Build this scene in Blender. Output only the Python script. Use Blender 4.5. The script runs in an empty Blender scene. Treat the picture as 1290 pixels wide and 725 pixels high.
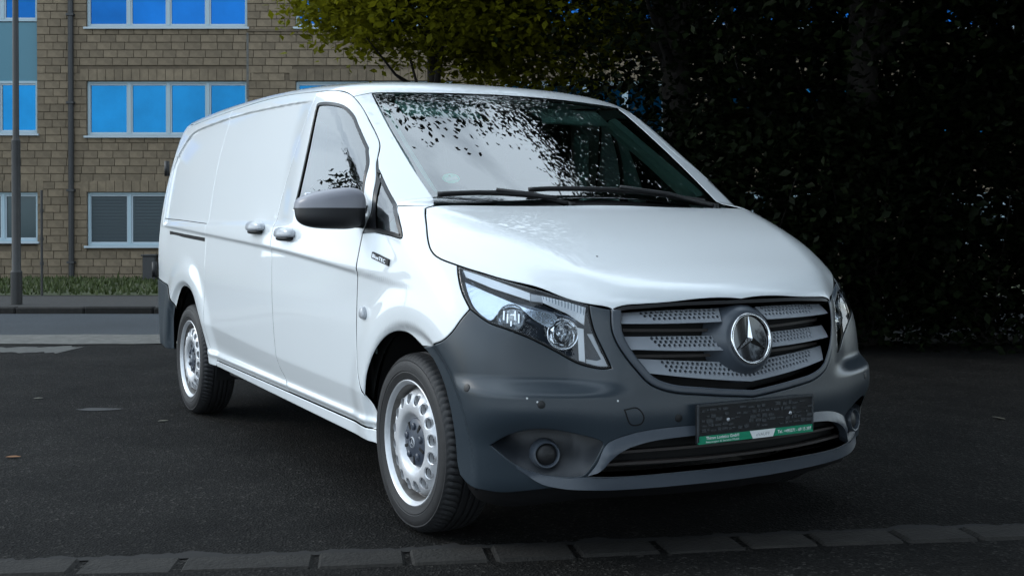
import bpy, math, random
import numpy as np
from mathutils import Vector, Matrix
from mathutils.geometry import delaunay_2d_cdt
SC=bpy.context.scene
COL=SC.collection
rng=np.random.default_rng(7); random.seed(7)
# ------------------------------------------------------------------ camera, sky, sun
YAW,PITCH=math.radians(29.9),math.radians(-.502)
CAM=np.array([3.954,-2.758,1.141])
FW=np.array([-math.cos(YAW)*math.cos(PITCH),math.sin(YAW)*math.cos(PITCH),math.sin(PITCH)])
RT=np.array([math.sin(YAW),math.cos(YAW),0.]); UPV=np.cross(RT,FW)
cd=bpy.data.cameras.new('camera'); cam=bpy.data.objects.new('camera',cd); COL.objects.link(cam)
cam.matrix_world=Matrix(((RT[0],UPV[0],-FW[0],CAM[0]),(RT[1],UPV[1],-FW[1],CAM[1]),(RT[2],UPV[2],-FW[2],CAM[2]),(0,0,0,1)))
cd.sensor_width=36; cd.lens=1461.7/1290*36; cd.shift_y=-(362.5-298.9)/1290; cd.clip_end=2000; cd.clip_start=.05
SC.camera=cam
SUN_EL=math.radians(30); SUN_DIR=np.array([-.58,-.81,0.]) # towards the sun, on the van's right
SUN_AZ=math.atan2(SUN_DIR[0],SUN_DIR[1])
w=bpy.data.worlds.new('World'); SC.world=w; w.use_nodes=True
nt=w.node_tree; bg=nt.nodes['Background']
sky=nt.nodes.new('ShaderNodeTexSky'); sky.sky_type='NISHITA'; sky.sun_disc=False
sky.sun_elevation=SUN_EL; sky.sun_rotation=SUN_AZ; sky.air_density=1.0; sky.dust_density=.4
tc=nt.nodes.new('ShaderNodeTexCoord'); mp=nt.nodes.new('ShaderNodeMapping'); mp.inputs['Scale'].default_value=(1.3,1.3,3.2)
no=nt.nodes.new('ShaderNodeTexNoise'); no.inputs['Scale'].default_value=1.6; no.inputs['Detail'].default_value=7; no.inputs['Roughness'].default_value=.55
rp=nt.nodes.new('ShaderNodeValToRGB'); rp.color_ramp.elements[0].position=.30; rp.color_ramp.elements[1].position=.55
mx=nt.nodes.new('ShaderNodeMixRGB'); mx.inputs[2].default_value=(11.6,13.8,15.8,1)
nt.links.new(tc.outputs['Generated'],mp.inputs['Vector']); nt.links.new(mp.outputs[0],no.inputs['Vector'])
nt.links.new(no.outputs['Fac'],rp.inputs[0]); nt.links.new(rp.outputs[0],mx.inputs[0]); nt.links.new(sky.outputs[0],mx.inputs[1])
nt.links.new(mx.outputs[0],bg.inputs[0]); bg.inputs[1].default_value=.15
sl=bpy.data.lights.new('sun','SUN'); sl.energy=1.2; sl.angle=math.radians(20); sl.color=(1,.96,.9)
so=bpy.data.objects.new('sun',sl); COL.objects.link(so)
sd=Vector((SUN_DIR[0]*math.cos(SUN_EL),SUN_DIR[1]*math.cos(SUN_EL),math.sin(SUN_EL)))
so.rotation_euler=sd.to_track_quat('Z','Y').to_euler(); so.location=(0,-20,30)
SC.view_settings.view_transform='Standard'; SC.view_settings.look='None'; SC.view_settings.gamma=1; SC.view_settings.use_curve_mapping=False
SC.view_settings.exposure=0.05
# ------------------------------------------------------------------ helpers
REG={}
def mk(name,V,F,mat,parent=None,N=None,smooth=False,kind=None,loc=None,attr=None,mesh=None):
    """one mesh object; N are exact vertex normals; loc moves the origin there (V stay in world axes)"""
    if mesh is None:
        me=bpy.data.meshes.new(name); V=np.asarray(V,float)
        if loc is not None: V=V-np.asarray(loc)
        me.from_pydata(V.tolist(),[],[list(map(int,f)) for f in F]); 
        if mat is not None: me.materials.append(mat)
        if smooth or N is not None: me.polygons.foreach_set('use_smooth',[True]*len(me.polygons))
        if attr is not None:
            a=me.attributes.new('tone','FLOAT','FACE'); a.data.foreach_set('value',attr)
        me.update()
        if N is not None: me.normals_split_custom_set_from_vertices(np.asarray(N).tolist())
    else: me=mesh
    o=bpy.data.objects.new(name,me); COL.objects.link(o)
    if loc is not None: o.location=loc
    if parent is not None: o.parent=parent
    if kind: o['kind']=kind
    if mesh is None: REG[o.name]=(V,F,N,mat,loc,smooth)
    return o
def big(name,V,F,mat,parent=None,kind=None,nside=4,smooth=False):
    """fast path for large meshes: V (n,3), F (m,nside) arrays"""
    me=bpy.data.meshes.new(name); m=len(F)
    me.vertices.add(len(V)); me.vertices.foreach_set('co',np.asarray(V,np.float32).ravel())
    me.loops.add(m*nside); me.loops.foreach_set('vertex_index',np.asarray(F,np.int32).ravel())
    me.polygons.add(m); me.polygons.foreach_set('loop_start',np.arange(m,dtype=np.int32)*nside)
    me.update(calc_edges=True); me.materials.append(mat)
    if smooth: me.polygons.foreach_set('use_smooth',[True]*m)
    o=bpy.data.objects.new(name,me); COL.objects.link(o)
    if parent is not None: o.parent=parent
    if kind: o['kind']=kind
    return o
def empty(name,loc,label=None,cat=None,group=None):
    o=bpy.data.objects.new(name,None); COL.objects.link(o); o.location=loc; o.empty_display_size=.2
    tag(o,label,cat,group); return o
def tag(o,label=None,cat=None,group=None,kind=None):
    if label:o['label']=label
    if cat:o['category']=cat
    if group:o['group']=group
    if kind:o['kind']=kind
    return o
def mirror_tree(o,parent):
    """the part of the other side of the vehicle: same shapes, mirrored at y = 0"""
    V,F,N,mat,loc,sm=REG[o.name]
    V2=np.array(V)*[1,-1,1]; F2=[list(f)[::-1] for f in F]; N2=None if N is None else np.array(N)*[1,-1,1]
    l2=None if loc is None else np.array(loc)*[1,-1,1]
    me_name=o.name.split('.')[0]
    n=mk(me_name,V2+(0 if l2 is None else l2),F2,mat,parent,N2,sm,o.get('kind'),l2)
    for c in [c for c in o.children]: mirror_tree(c,n)
    return n
class MB:
    def __init__(s): s.V=[];s.F=[]
    def add(s,V,F):
        b=len(s.V); s.V+= [tuple(v) for v in V]; s.F+=[tuple(i+b for i in f) for f in F]; return s
    def box(s,c,h,M=None):
        c=np.array(c,float);h=np.array(h,float)
        P=np.array([[x,y,z] for x in(-1,1) for y in(-1,1) for z in(-1,1)])*h
        if M is not None: P=P@np.array(M).T
        return s.add(P+c,[(0,1,3,2),(4,6,7,5),(0,4,5,1),(2,3,7,6),(0,2,6,4),(1,5,7,3)])
    def rbox(s,c,h,r,M=None):
        """box with chamfered edges"""
        h=np.array(h,float); r=min(r,.95*h.min()); P=[];idx={}
        for sx in(-1,1):
            for sy in(-1,1):
                for sz in(-1,1):
                    for k in range(3):
                        q=np.array([sx,sy,sz])*(h-r); q[k]=(sx,sy,sz)[k]*h[k]; idx[sx,sy,sz,k]=len(P); P.append(q)
        P=np.array(P); F=[]
        for k in range(3):
            a,b=(k+1)%3,(k+2)%3
            for sg in(-1,1):
                def I(u,v,kk):
                    t=[0,0,0];t[k]=sg;t[a]=u;t[b]=v;return idx[t[0],t[1],t[2],kk]
                q=[I(-1,-1,k),I(1,-1,k),I(1,1,k),I(-1,1,k)]
                F.append(q if sg>0 else q[::-1])
            for u in(-1,1):
                for v in(-1,1):
                    def J(w,kk):
                        t=[0,0,0];t[k]=w;t[a]=u;t[b]=v;return idx[t[0],t[1],t[2],kk]
                    q=[J(-1,a),J(1,a),J(1,b),J(-1,b)]
                    F.append(q if u*v<0 else q[::-1])
        for sx in(-1,1):
            for sy in(-1,1):
                for sz in(-1,1):
                    q=[idx[sx,sy,sz,k] for k in range(3)]; F.append(q if sx*sy*sz>0 else q[::-1])
        if M is not None: P=P@np.array(M).T
        return s.add(P+np.array(c),F)
    def tube(s,pts,r,n=8,caps=True):
        pts=np.array(pts,float); r=np.broadcast_to(np.asarray(r,float),(len(pts),))
        T=np.gradient(pts,axis=0); T/=np.linalg.norm(T,axis=1,keepdims=True)+1e-12
        a=np.array([0,0,1.]) if abs(T[0][2])<.9 else np.array([1.,0,0]); V=[]
        for p,t,rr in zip(pts,T,r):
            u=np.cross(a,t);u/=np.linalg.norm(u);v=np.cross(t,u);a=v if abs(np.dot(v,t))<.5 else a
            a=v
            for k in range(n):
                g=2*math.pi*k/n; V.append(p+rr*(math.cos(g)*u+math.sin(g)*v))
        F=[]
        for i in range(len(pts)-1):
            for k in range(n): F.append((i*n+k,i*n+(k+1)%n,(i+1)*n+(k+1)%n,(i+1)*n+k))
        if caps: F.append(tuple(range(n))[::-1]); F.append(tuple((len(pts)-1)*n+k for k in range(n)))
        return s.add(V,F)
    def lathe(s,prof,c,ax,n=32,closed=False,arc=None):
        """prof (radius, height) turned about the axis ax through c"""
        ax=np.array(ax,float);ax/=np.linalg.norm(ax);c=np.array(c,float)
        h=np.array([0,0,1.]) if abs(ax[2])<.9 else np.array([1.,0,0]);u=np.cross(h,ax);u/=np.linalg.norm(u);v=np.cross(ax,u)
        V=[];m=len(prof)
        for r,z in prof:
            for k in range(n):
                g=2*math.pi*k/n; V.append(c+ax*z+r*(math.cos(g)*u+math.sin(g)*v))
        F=[]
        for i in range(m if closed else m-1):
            j=(i+1)%m
            for k in range(n): F.append((i*n+k,i*n+(k+1)%n,j*n+(k+1)%n,j*n+k))
        return s.add(V,F)
    def build(s,name,mat,parent=None,smooth=False,kind=None,loc=None):
        return mk(name,s.V,s.F,mat,parent,None,smooth,kind,loc)
def auto_smooth(o,ang=35):
    me=o.data; me.polygons.foreach_set('use_smooth',[True]*len(me.polygons))
    me.set_sharp_from_angle(angle=math.radians(ang)); return o
# ------------------------------------------------------------------ materials
MATS={}
def mat(name,col,rough=.5,metal=0.,coat=0.,coat_rough=.05,var=0.,vscale=8.,bump=0.,bscale=60.,spec=.5,rand=0.,tone=False,var2=None,stretch=None):
    m=bpy.data.materials.new(name); m.use_nodes=True; t=m.node_tree; b=t.nodes['Principled BSDF']
    b.inputs['Base Color'].default_value=(*col,1); b.inputs['Roughness'].default_value=rough; b.inputs['Metallic'].default_value=metal
    b.inputs['Coat Weight'].default_value=coat; b.inputs['Coat Roughness'].default_value=coat_rough; b.inputs['Specular IOR Level'].default_value=spec
    tc=t.nodes.new('ShaderNodeTexCoord'); src=tc.outputs['Object']
    if stretch:
        mp=t.nodes.new('ShaderNodeMapping'); mp.inputs['Scale'].default_value=stretch; t.links.new(src,mp.inputs[0]); src=mp.outputs[0]
    colsock=None
    if var or rand or tone:
        mul=None
        def times(sock,lo,hi):
            nonlocal colsock
            mr=t.nodes.new('ShaderNodeMapRange'); mr.inputs['From Min'].default_value=0 if sock.node.bl_idname!='ShaderNodeTexNoise' else .3
            mr.inputs['From Max'].default_value=1 if sock.node.bl_idname!='ShaderNodeTexNoise' else .7
            mr.inputs['To Min'].default_value=lo; mr.inputs['To Max'].default_value=hi; t.links.new(sock,mr.inputs['Value'])
            mm=t.nodes.new('ShaderNodeVectorMath'); mm.operation='SCALE'
            if colsock is None: mm.inputs[0].default_value=col
            else: t.links.new(colsock,mm.inputs[0])
            t.links.new(mr.outputs[0],mm.inputs['Scale']); colsock=mm.outputs[0]
        if var:
            n=t.nodes.new('ShaderNodeTexNoise'); n.inputs['Scale'].default_value=vscale; n.inputs['Detail'].default_value=8; n.inputs['Roughness'].default_value=.65
            t.links.new(src,n.inputs['Vector']); times(n.outputs['Fac'],1-var,1+var)
        if var2:
            n=t.nodes.new('ShaderNodeTexNoise'); n.inputs['Scale'].default_value=var2[1]; n.inputs['Detail'].default_value=3
            t.links.new(src,n.inputs['Vector']); times(n.outputs['Fac'],1-var2[0],1+var2[0])
        if rand:
            oi=t.nodes.new('ShaderNodeObjectInfo'); times(oi.outputs['Random'],1-rand,1+rand)
        if tone:
            at=t.nodes.new('ShaderNodeAttribute'); at.attribute_name='tone'; times(at.outputs['Fac'],.0,1.)
        t.links.new(colsock,b.inputs['Base Color'])
    if bump:
        n=t.nodes.new('ShaderNodeTexNoise'); n.inputs['Scale'].default_value=bscale; n.inputs['Detail'].default_value=6
        t.links.new(src,n.inputs['Vector']); bp=t.nodes.new('ShaderNodeBump'); bp.inputs['Strength'].default_value=bump; bp.inputs['Distance'].default_value=.01
        t.links.new(n.outputs['Fac'],bp.inputs['Height']); t.links.new(bp.outputs[0],b.inputs['Normal'])
    MATS[name]=m; return m
def glass_mat(name,tint,ior=1.5,rough=.0):
    """thin sheet of glass: fresnel reflection over a tinted see-through"""
    m=bpy.data.materials.new(name); m.use_nodes=True; t=m.node_tree; t.nodes.remove(t.nodes['Principled BSDF'])
    tr=t.nodes.new('ShaderNodeBsdfTransparent'); tr.inputs[0].default_value=(*tint,1)
    gl=t.nodes.new('ShaderNodeBsdfGlossy'); gl.inputs['Roughness'].default_value=rough; gl.inputs['Color'].default_value=(1,1,1,1)
    fr=t.nodes.new('ShaderNodeFresnel'); fr.inputs['IOR'].default_value=ior
    mi=t.nodes.new('ShaderNodeMixShader'); t.links.new(fr.outputs[0],mi.inputs[0]); t.links.new(tr.outputs[0],mi.inputs[1]); t.links.new(gl.outputs[0],mi.inputs[2])
    t.links.new(mi.outputs[0],t.nodes['Material Output'].inputs[0]); MATS[name]=m; return m
PAINT=mat('white_paint',(.755,.79,.81),.30,coat=1.,coat_rough=.02); PAINT.node_tree.nodes['Principled BSDF'].inputs['Coat IOR'].default_value=1.55
PLAST=mat('grey_plastic',(.026,.036,.046),.30,bump=.04,bscale=900,spec=.55)
PLAST2=mat('slate_grey_plastic',(.055,.066,.082),.34,bump=.03,bscale=900)
BLACK=mat('black_plastic',(.008,.008,.009),.5)
VOID=mat('dark_cavity',(.004,.004,.004),.9)
RUBBER=mat('rubber',(.013,.013,.014),.62,var=.3,vscale=30,bump=.1,bscale=150)
SEAL=mat('rubber_seal',(.012,.012,.014),.35)
CHROME=mat('chrome',(.82,.83,.85),.12,metal=1.)
STEEL=mat('silver_steel',(.60,.61,.63),.38,metal=.35,var=.12,vscale=14,bump=.05,bscale=80)
DUST=mat('brake_dust_steel',(.13,.125,.12),.5,metal=.3,var=.4,vscale=20)
HUB=mat('hub_plastic',(.045,.055,.075),.40)
SATIN=mat('satin_grey_handle',(.42,.44,.47),.28,coat=.6)
GLASS=glass_mat('windscreen_glass',(.74,.98,.92),2.7)
SGLASS=glass_mat('side_glass',(.62,.78,.75),2.7)
LENS=glass_mat('lamp_lens',(.93,.95,.97),1.42)
LAMPH=mat('lamp_housing',(.11,.13,.16),.2,metal=.5)
LAMPB=mat('lamp_blue_grey',(.34,.40,.47),.2,coat=.5)
LAMPW=mat('lamp_white',(.90,.92,.94),.2,coat=.6)
FRIT=mat('frit_band',(.016,.018,.021),.5)
TRIM=mat('interior_grey',(.42,.58,.56),.7)
TRIMD=mat('interior_dark',(.020,.024,.026),.65)
TRIML=mat('interior_light',(.66,.86,.82),.8)
FABRIC=mat('seat_fabric',(.07,.085,.085),.9,bump=.2,bscale=300)
GREEN=mat('green_print',(.0,.25,.13),.4)
WHITEP=mat('white_print',(.8,.82,.82),.45)
MINT=mat('mint_print',(.12,.80,.60),.5)
LABELG=mat('grey_print',(.35,.37,.38),.5)
PLATEB=mat('plate_board',(.012,.013,.015),.32)
PLATEM=mat('plate_relief',(.055,.06,.065),.25)
def spl(xs,ys,n=3000):
    xs=np.array(xs,float);ys=np.array(ys,float);m=len(xs)
    h=np.diff(xs);A=np.zeros((m,m));b=np.zeros(m);A[0,0]=A[-1,-1]=1
    for i in range(1,m-1):
        A[i,i-1]=h[i-1];A[i,i]=2*(h[i-1]+h[i]);A[i,i+1]=h[i]
        b[i]=6*((ys[i+1]-ys[i])/h[i]-(ys[i]-ys[i-1])/h[i-1])
    M=np.linalg.solve(A,b)
    q=np.linspace(xs[0],xs[-1],n);k=np.clip(np.searchsorted(xs,q)-1,0,m-2)
    t0=xs[k+1]-q;t1=q-xs[k];hk=h[k]
    v=M[k]*t0**3/(6*hk)+M[k+1]*t1**3/(6*hk)+(ys[k]/hk-M[k]*hk/6)*t0+(ys[k+1]/hk-M[k+1]*hk/6)*t1
    s0=(v[1]-v[0])/(q[1]-q[0]);s1=(v[-1]-v[-2])/(q[-1]-q[-2]);a,e=q[0],q[-1]
    def g(x):
        r=np.interp(x,q,v)
        return r+np.minimum(x-a,0)*s0+np.maximum(x-e,0)*s1
    return g
def ss(a,b,x):
    t=np.clip((np.asarray(x,float)-a)/(b-a),0,1);return t*t*t*(t*(6*t-15)+10)
def smax(a,b,k):
    h=np.maximum(k-np.abs(a-b),0)/k
    return np.maximum(a,b)+h*h*h*k/6
def smin(a,b,k): return -smax(-a,-b,k)
def ramp(x,k):   # smooth max(x,0)
    return smax(x,0*x,k)
# ---- side
side_c=spl([.15,.25,.40,.55,.75,.95,1.1,1.25,1.4,1.55,1.7,1.85,2.0],[.921,.932,.944,.951,.9555,.958,.951,.934,.910,.879,.838,.786,.72])
plan=spl([-4.4,-4.0,-3.6,-3.0,-2.0,-1.0,-.4,0.,.2,.4,.6,.8,1.0],[-.025,-.008,-.001,.0,.0,.0,-.001,-.006,-.012,-.022,-.040,-.07,-.12])
zc1=spl([-3.9,-3.755,-2.36,-1.417,-.442,-.036,.4],[1.165,1.159,1.09,1.04,.968,.936,.90])
zc2=spl([-3.,-2.588,-1.49,-.444,.2],[.60,.576,.515,.478,.46])
rec_top=spl([-3.9,-3.6,-3.52,-3.38,-3.04,-2.71,-2.06,-1.5,-1.2],[1.64,1.716,1.738,1.754,1.767,1.775,1.768,1.75,1.735])
def side_y(x,z):
    w=side_c(z)+plan(x)*(1+.5*ss(1.2,1.8,z))
    c=z-zc1(x)
    fade=ss(.25,-.5,x)*ss(-3.97,-3.6,x)
    w=w-fade*.0065*ss(.004,-.030,c)*ss(-.32,-.035,c)+fade*.004*ss(-.02,.0,c)*ss(.10,.0,c)
    c2=z-zc2(x)
    f2=ss(.1,-.5,x)*ss(-3.0,-2.6,x)
    w=w-f2*.20*ramp(-c2,.015)*ss(-.2,-.05,c2)-f2*.02*ss(-.05,-.2,c2)
    # blank window recess
    rec=ss(1.14,1.185,z)*ss(-.006,.005,rec_top(x)-z)*ss(-.006,.006,x-(-3.80+4.6*ramp(z-1.50,.03)**2))*ss(-1.22,-1.55,x)
    w=w-.014*rec
    # wheel arch flares
    zb=.386-.0243*(x+1.455)
    w=w+ss(-.15,-.33,x)*ss(-2.80,-2.62,x)*.011*np.exp(-((z-zb)/.016)**2)
    for xc,zc,r0 in ((.035,.345,.405),(-3.19,.355,.42)):
        r=np.hypot(x-xc,(z-zc))
        up=ss(.15,.40,z)
        w=w+up*.013*ss(r0+.22,r0+.055,r)*(1-1.9*ss(r0+.05,r0-.01,r))
    return w
# ---- top : hood, windscreen, roof
hood_c=spl([-.6,-.2,0.,.2,.4,.55,.65,.72,.78,.83,.9],[1.40,1.275,1.222,1.162,1.090,1.028,.986,.953,.922,.875,.80])
def hood_z(x,y):
    a=np.abs(y)
    c=.52+(.72-x)*.33
    z=hood_c(x+.16*a*a*ss(.2,.8,x))-.035*a*a
    z=z-.25*ramp(a-c,.05)-1.2*ramp(a-c-.17,.16)
    z=z-2.*ramp(-.30-x,.2)
    return z
def screen_z(x,y):   # windscreen
    a=np.abs(y)
    xe=x+.30*a*a
    return 1.200+(-(xe-0.03))*.70-.04*(xe-.03)**2
def roof_z(x,y):
    a=np.minimum(np.abs(y),1.2)
    return roof_c(x)-.045*a*a-.12*a**6
roof_c=spl([-4.4,-4.0,-3.5,-2.5,-1.5,-1.1,-.8,-.5],[1.82,1.87,1.90,1.91,1.876,1.842,1.80,1.745])
def top_z(x,y):
    g=smin(screen_z(x,y),roof_z(x,y),.10)
    return smax(g,hood_z(x,y),.03)
# ---- front
nose_c=spl([.15,.25,.33,.42,.50,.56,.62,.70,.78,.86,.95],[.72,.80,.842,.850,.857,.853,.848,.838,.825,.812,.78])
def nose_x(y,z):
    a=np.abs(y)
    a=np.minimum(a,1.15)
    p=nose_c(z)-.33*a*a-.06*a**8
    # ledge under the lamps
    zl=.565+.02*a
    led=ss(.42,.70,a)*ss(zl-.012,zl+.060,z)
    lo=ss(.55,.36,z)*ss(.5,.85,a)*(.35+.65*ss(.22,.36,z))
    return p-.055*led-.045*lo
def body_f(P):
    x,y,z=P[...,0],P[...,1],P[...,2]
    s=np.abs(y)-side_y(x,z)
    a=np.minimum(np.abs(y),1.15)
    fr=(x-nose_x(y,z))/np.sqrt(1+(.84*a+.6*a**5)**2)
    t=(z-top_z(x,y))*.80
    kside=.10+.10*ss(.0,.4,x)
    v=smax(s,fr,.13)
    v=smax(v,t,.09-.0*x)
    b=(-3.965-.07*ss(1.0,1.9,z)*-1-x)  # rear leans forward with height
    b=(-3.97+.10*(ss(.9,2.2,z))-x)
    v=smax(v,b,.12)
    v=smax(v,.17-z,.05)
    return v
def grad(P,e=.0015):
    g=[]
    for i in range(3):
        d=np.zeros(3);d[i]=e
        g.append((body_f(P+d)-body_f(P-d)))
    g=np.stack(g,-1);return g/np.linalg.norm(g,axis=-1,keepdims=True)
LN={
'hood_side': [(-0.09, -0.817, 1.215), (-0.032, -0.845, 1.184), (0.03, -0.871, 1.145), (0.083, -0.892, 1.101), (0.12, -0.902, 1.069), (0.156, -0.903, 1.044), (0.197, -0.895, 1.027), (0.275, -0.867, 1.006), (0.352, -0.832, 0.986), (0.464, -0.767, 0.957), (0.573, -0.673, 0.921), (0.668, -0.567, 0.879), (0.719, -0.501, 0.861)] ,
'lamp_out': [(0.275, -0.867, 1.006), (0.301, -0.878, 0.973), (0.351, -0.888, 0.914), (0.407, -0.886, 0.859)] ,
'lamp_low': [(0.407, -0.886, 0.859), (0.484, -0.854, 0.816), (0.538, -0.809, 0.794), (0.582, -0.748, 0.765), (0.627, -0.675, 0.722), (0.673, -0.609, 0.68), (0.723, -0.545, 0.664), (0.737, -0.523, 0.668)] ,
'lamp_in': [(0.737, -0.523, 0.668), (0.717, -0.541, 0.723), (0.69, -0.562, 0.792), (0.676, -0.569, 0.85), (0.668, -0.567, 0.879)] ,
'bump_fend': [(0.407, -0.886, 0.859), (0.389, -0.914, 0.82), (0.367, -0.933, 0.781), (0.331, -0.947, 0.751), (0.269, -0.953, 0.73), (0.127, -0.933, 0.706)] ,
'pillar_base': [(-0.216, -0.882, 1.224), (-0.141, -0.84, 1.225), (-0.099, -0.775, 1.227)] ,
'quarter_front': [(-0.456, -0.854, 1.383), (-0.323, -0.867, 1.288), (-0.172, -0.9, 1.206), (-0.073, -0.928, 1.136)] ,
'quarter_low': [(-0.073, -0.928, 1.136), (-0.046, -0.938, 1.103), (-0.146, -0.946, 1.111), (-0.281, -0.947, 1.123)] ,
'quarter_rear': [(-0.281, -0.947, 1.123), (-0.328, -0.934, 1.218), (-0.409, -0.881, 1.339), (-0.456, -0.854, 1.383)] ,
'door_win_rear': [(-1.271, -0.937, 1.224), (-1.235, -0.922, 1.327), (-1.214, -0.887, 1.516), (-1.24, -0.83, 1.721)] ,
'door_win_top': [(-1.24, -0.83, 1.721), (-1.203, -0.828, 1.725), (-1.026, -0.83, 1.708), (-0.915, -0.82, 1.684), (-0.83, -0.813, 1.642), (-0.741, -0.824, 1.582), (-0.588, -0.84, 1.476)] ,
'door_win_front': [(-0.588, -0.84, 1.476), (-0.48, -0.893, 1.374), (-0.432, -0.934, 1.242), (-0.44, -0.945, 1.155)] ,
'door_win_low': [(-0.44, -0.945, 1.155), (-0.737, -0.943, 1.179), (-1.271, -0.937, 1.224)] ,
'door_front_up': [(-0.512, -0.833, 1.429), (-0.381, -0.904, 1.302), (-0.34, -0.939, 1.199), (-0.368, -0.944, 1.161), (-0.399, -0.948, 1.119)] ,
'ws_side': [(-0.944, -0.678, 1.752), (-0.675, -0.711, 1.575), (-0.4, -0.726, 1.387), (-0.103, -0.773, 1.228)] ,
'frit_in': [(-0.711, -0.68, 1.607), (-0.526, -0.696, 1.481), (-0.364, -0.703, 1.37), (-0.243, -0.698, 1.288), (-0.223, -0.683, 1.278), (-0.143, -0.494, 1.269)] ,
'arch_front': [(-0.386, -0.918, 0.34), (-0.385, -0.935, 0.419), (-0.366, -0.95, 0.493), (-0.338, -0.955, 0.56), (-0.266, -0.954, 0.649), (-0.173, -0.951, 0.714), (-0.078, -0.943, 0.744), (0.015, -0.937, 0.744), (0.112, -0.934, 0.712), (0.203, -0.93, 0.668), (0.276, -0.925, 0.597), (0.317, -0.921, 0.517), (0.341, -0.916, 0.437), (0.348, -0.912, 0.376), (0.352, -0.909, 0.321), (0.369, -0.907, 0.28)] ,
'bump_bottom': [(0.369, -0.907, 0.28), (0.425, -0.897, 0.251), (0.492, -0.871, 0.244), (0.535, -0.827, 0.24), (0.609, -0.727, 0.254), (0.683, -0.615, 0.27), (0.734, -0.502, 0.277)] ,
'ridge': [(0.448, -0.914, 0.683), (0.476, -0.898, 0.672), (0.556, -0.82, 0.64), (0.641, -0.715, 0.608), (0.721, -0.608, 0.587), (0.798, -0.409, 0.558)] ,
'sensor': [(0.461, -0.927, 0.596), (0.661, -0.752, 0.552), (0.826, -0.307, 0.494)] ,
'tow': [(0.775, -0.494, 0.529), (0.788, -0.452, 0.533), (0.796, -0.431, 0.503), (0.793, -0.439, 0.482), (0.782, -0.473, 0.48)] ,
'fog_top': [(0.529, -0.873, 0.407), (0.58, -0.834, 0.444), (0.642, -0.762, 0.468), (0.699, -0.658, 0.455), (0.744, -0.56, 0.421), (0.749, -0.548, 0.415)] ,
'fog': [(0.643, -0.717, 0.382)] ,
'badge': [(-0.281, -0.954, 1.032), (-0.121, -0.954, 1.005)] ,
'repeater': [(-0.376, -0.952, 0.798)] ,
'sticker': [(-0.291, -0.605, 1.346)] ,
'roofgap': [(-3.586, -0.797, 1.801), (-3.328, -0.795, 1.811), (-2.642, -0.787, 1.825), (-2.081, -0.781, 1.827), (-1.745, -0.783, 1.817), (-1.333, -0.791, 1.79), (-1.095, -0.788, 1.772), (-0.984, -0.769, 1.747), (-0.89, -0.762, 1.699), (-0.725, -0.771, 1.59), (-0.604, -0.786, 1.506), (-0.566, -0.799, 1.476), (-0.512, -0.833, 1.429)] ,
'handles': [(-1.768, -0.948, 1.139), (-1.311, -0.951, 1.109)] ,
'wipR': [(-0.193, -0.715, 1.254), (-0.138, -0.515, 1.263), (-0.045, -0.253, 1.241)] ,
'wipL': [(-0.116, -0.343, 1.277), (-0.091, -0.028, 1.284), (-0.102, 0.553, 1.24)] ,
'hl_strip_t': [(0.299, -0.861, 0.995), (0.417, -0.804, 0.962), (0.541, -0.724, 0.918)] ,
'hl_strip_b': [(0.329, -0.864, 0.968), (0.436, -0.814, 0.932), (0.554, -0.731, 0.892)] ,
'hl_top2': [(0.567, -0.695, 0.911), (0.617, -0.63, 0.892), (0.663, -0.577, 0.871)] ,
'hl_bot2': [(0.58, -0.696, 0.887), (0.633, -0.63, 0.847), (0.669, -0.587, 0.808)] ,
'hl_bulb': [(0.53, -0.798, 0.839), (0.632, -0.649, 0.78), (0.669, -0.603, 0.738), (0.692, -0.573, 0.728), (0.438, -0.84, 0.897)] ,
'hl_refl': [(0.328, -0.873, 0.957), (0.446, -0.82, 0.916), (0.557, -0.745, 0.871), (0.616, -0.661, 0.839), (0.61, -0.683, 0.802), (0.586, -0.725, 0.824), (0.545, -0.764, 0.866), (0.511, -0.794, 0.875), (0.492, -0.827, 0.854), (0.48, -0.851, 0.827), (0.415, -0.878, 0.865), (0.365, -0.879, 0.914)] ,
'hl_post': [(0.656, -0.607, 0.802), (0.669, -0.59, 0.797), (0.684, -0.593, 0.685), (0.671, -0.61, 0.691)] ,
'hl_tri': [(0.677, -0.582, 0.781), (0.688, -0.567, 0.781), (0.712, -0.548, 0.718), (0.736, -0.525, 0.671), (0.709, -0.562, 0.673), (0.686, -0.591, 0.683), (0.684, -0.59, 0.696), (0.707, -0.561, 0.691), (0.715, -0.55, 0.697)] ,
'handle_door': [(-1.311, -0.951, 1.109)] ,
}
# ------------------------------------------------------------------ the place: street frame (D along the view on the ground, L to its right)
FWH=np.array([-math.cos(YAW),math.sin(YAW),0.])
def gz(D): return -.0168*np.clip(np.asarray(D,float)-10,0,22)
def G(D,L,z=0.):
    D=np.asarray(D,float);L=np.asarray(L,float);z=np.asarray(z,float)
    D,L,z=np.broadcast_arrays(D,L,z)
    return np.stack([CAM[0]+D*FWH[0]+L*RT[0],CAM[1]+D*FWH[1]+L*RT[1],z],-1)
ROTZ=math.atan2(RT[1],RT[0])
def sheet(name,Ds,Ls,dz,m,kind='structure',wob=0.):
    D,L=np.meshgrid(Ds,Ls,indexing='ij'); a,b=D.shape
    if wob:
        D=D.copy(); D[0]+=rng.normal(0,wob,b); D[-1]+=rng.normal(0,wob,b)
    V=G(D,L,gz(D)+dz).reshape(-1,3)
    F=[(i*b+j,i*b+j+1,(i+1)*b+j+1,(i+1)*b+j) for i in range(a-1) for j in range(b-1)]
    return mk(name,V,F,m,kind=kind)
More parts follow.
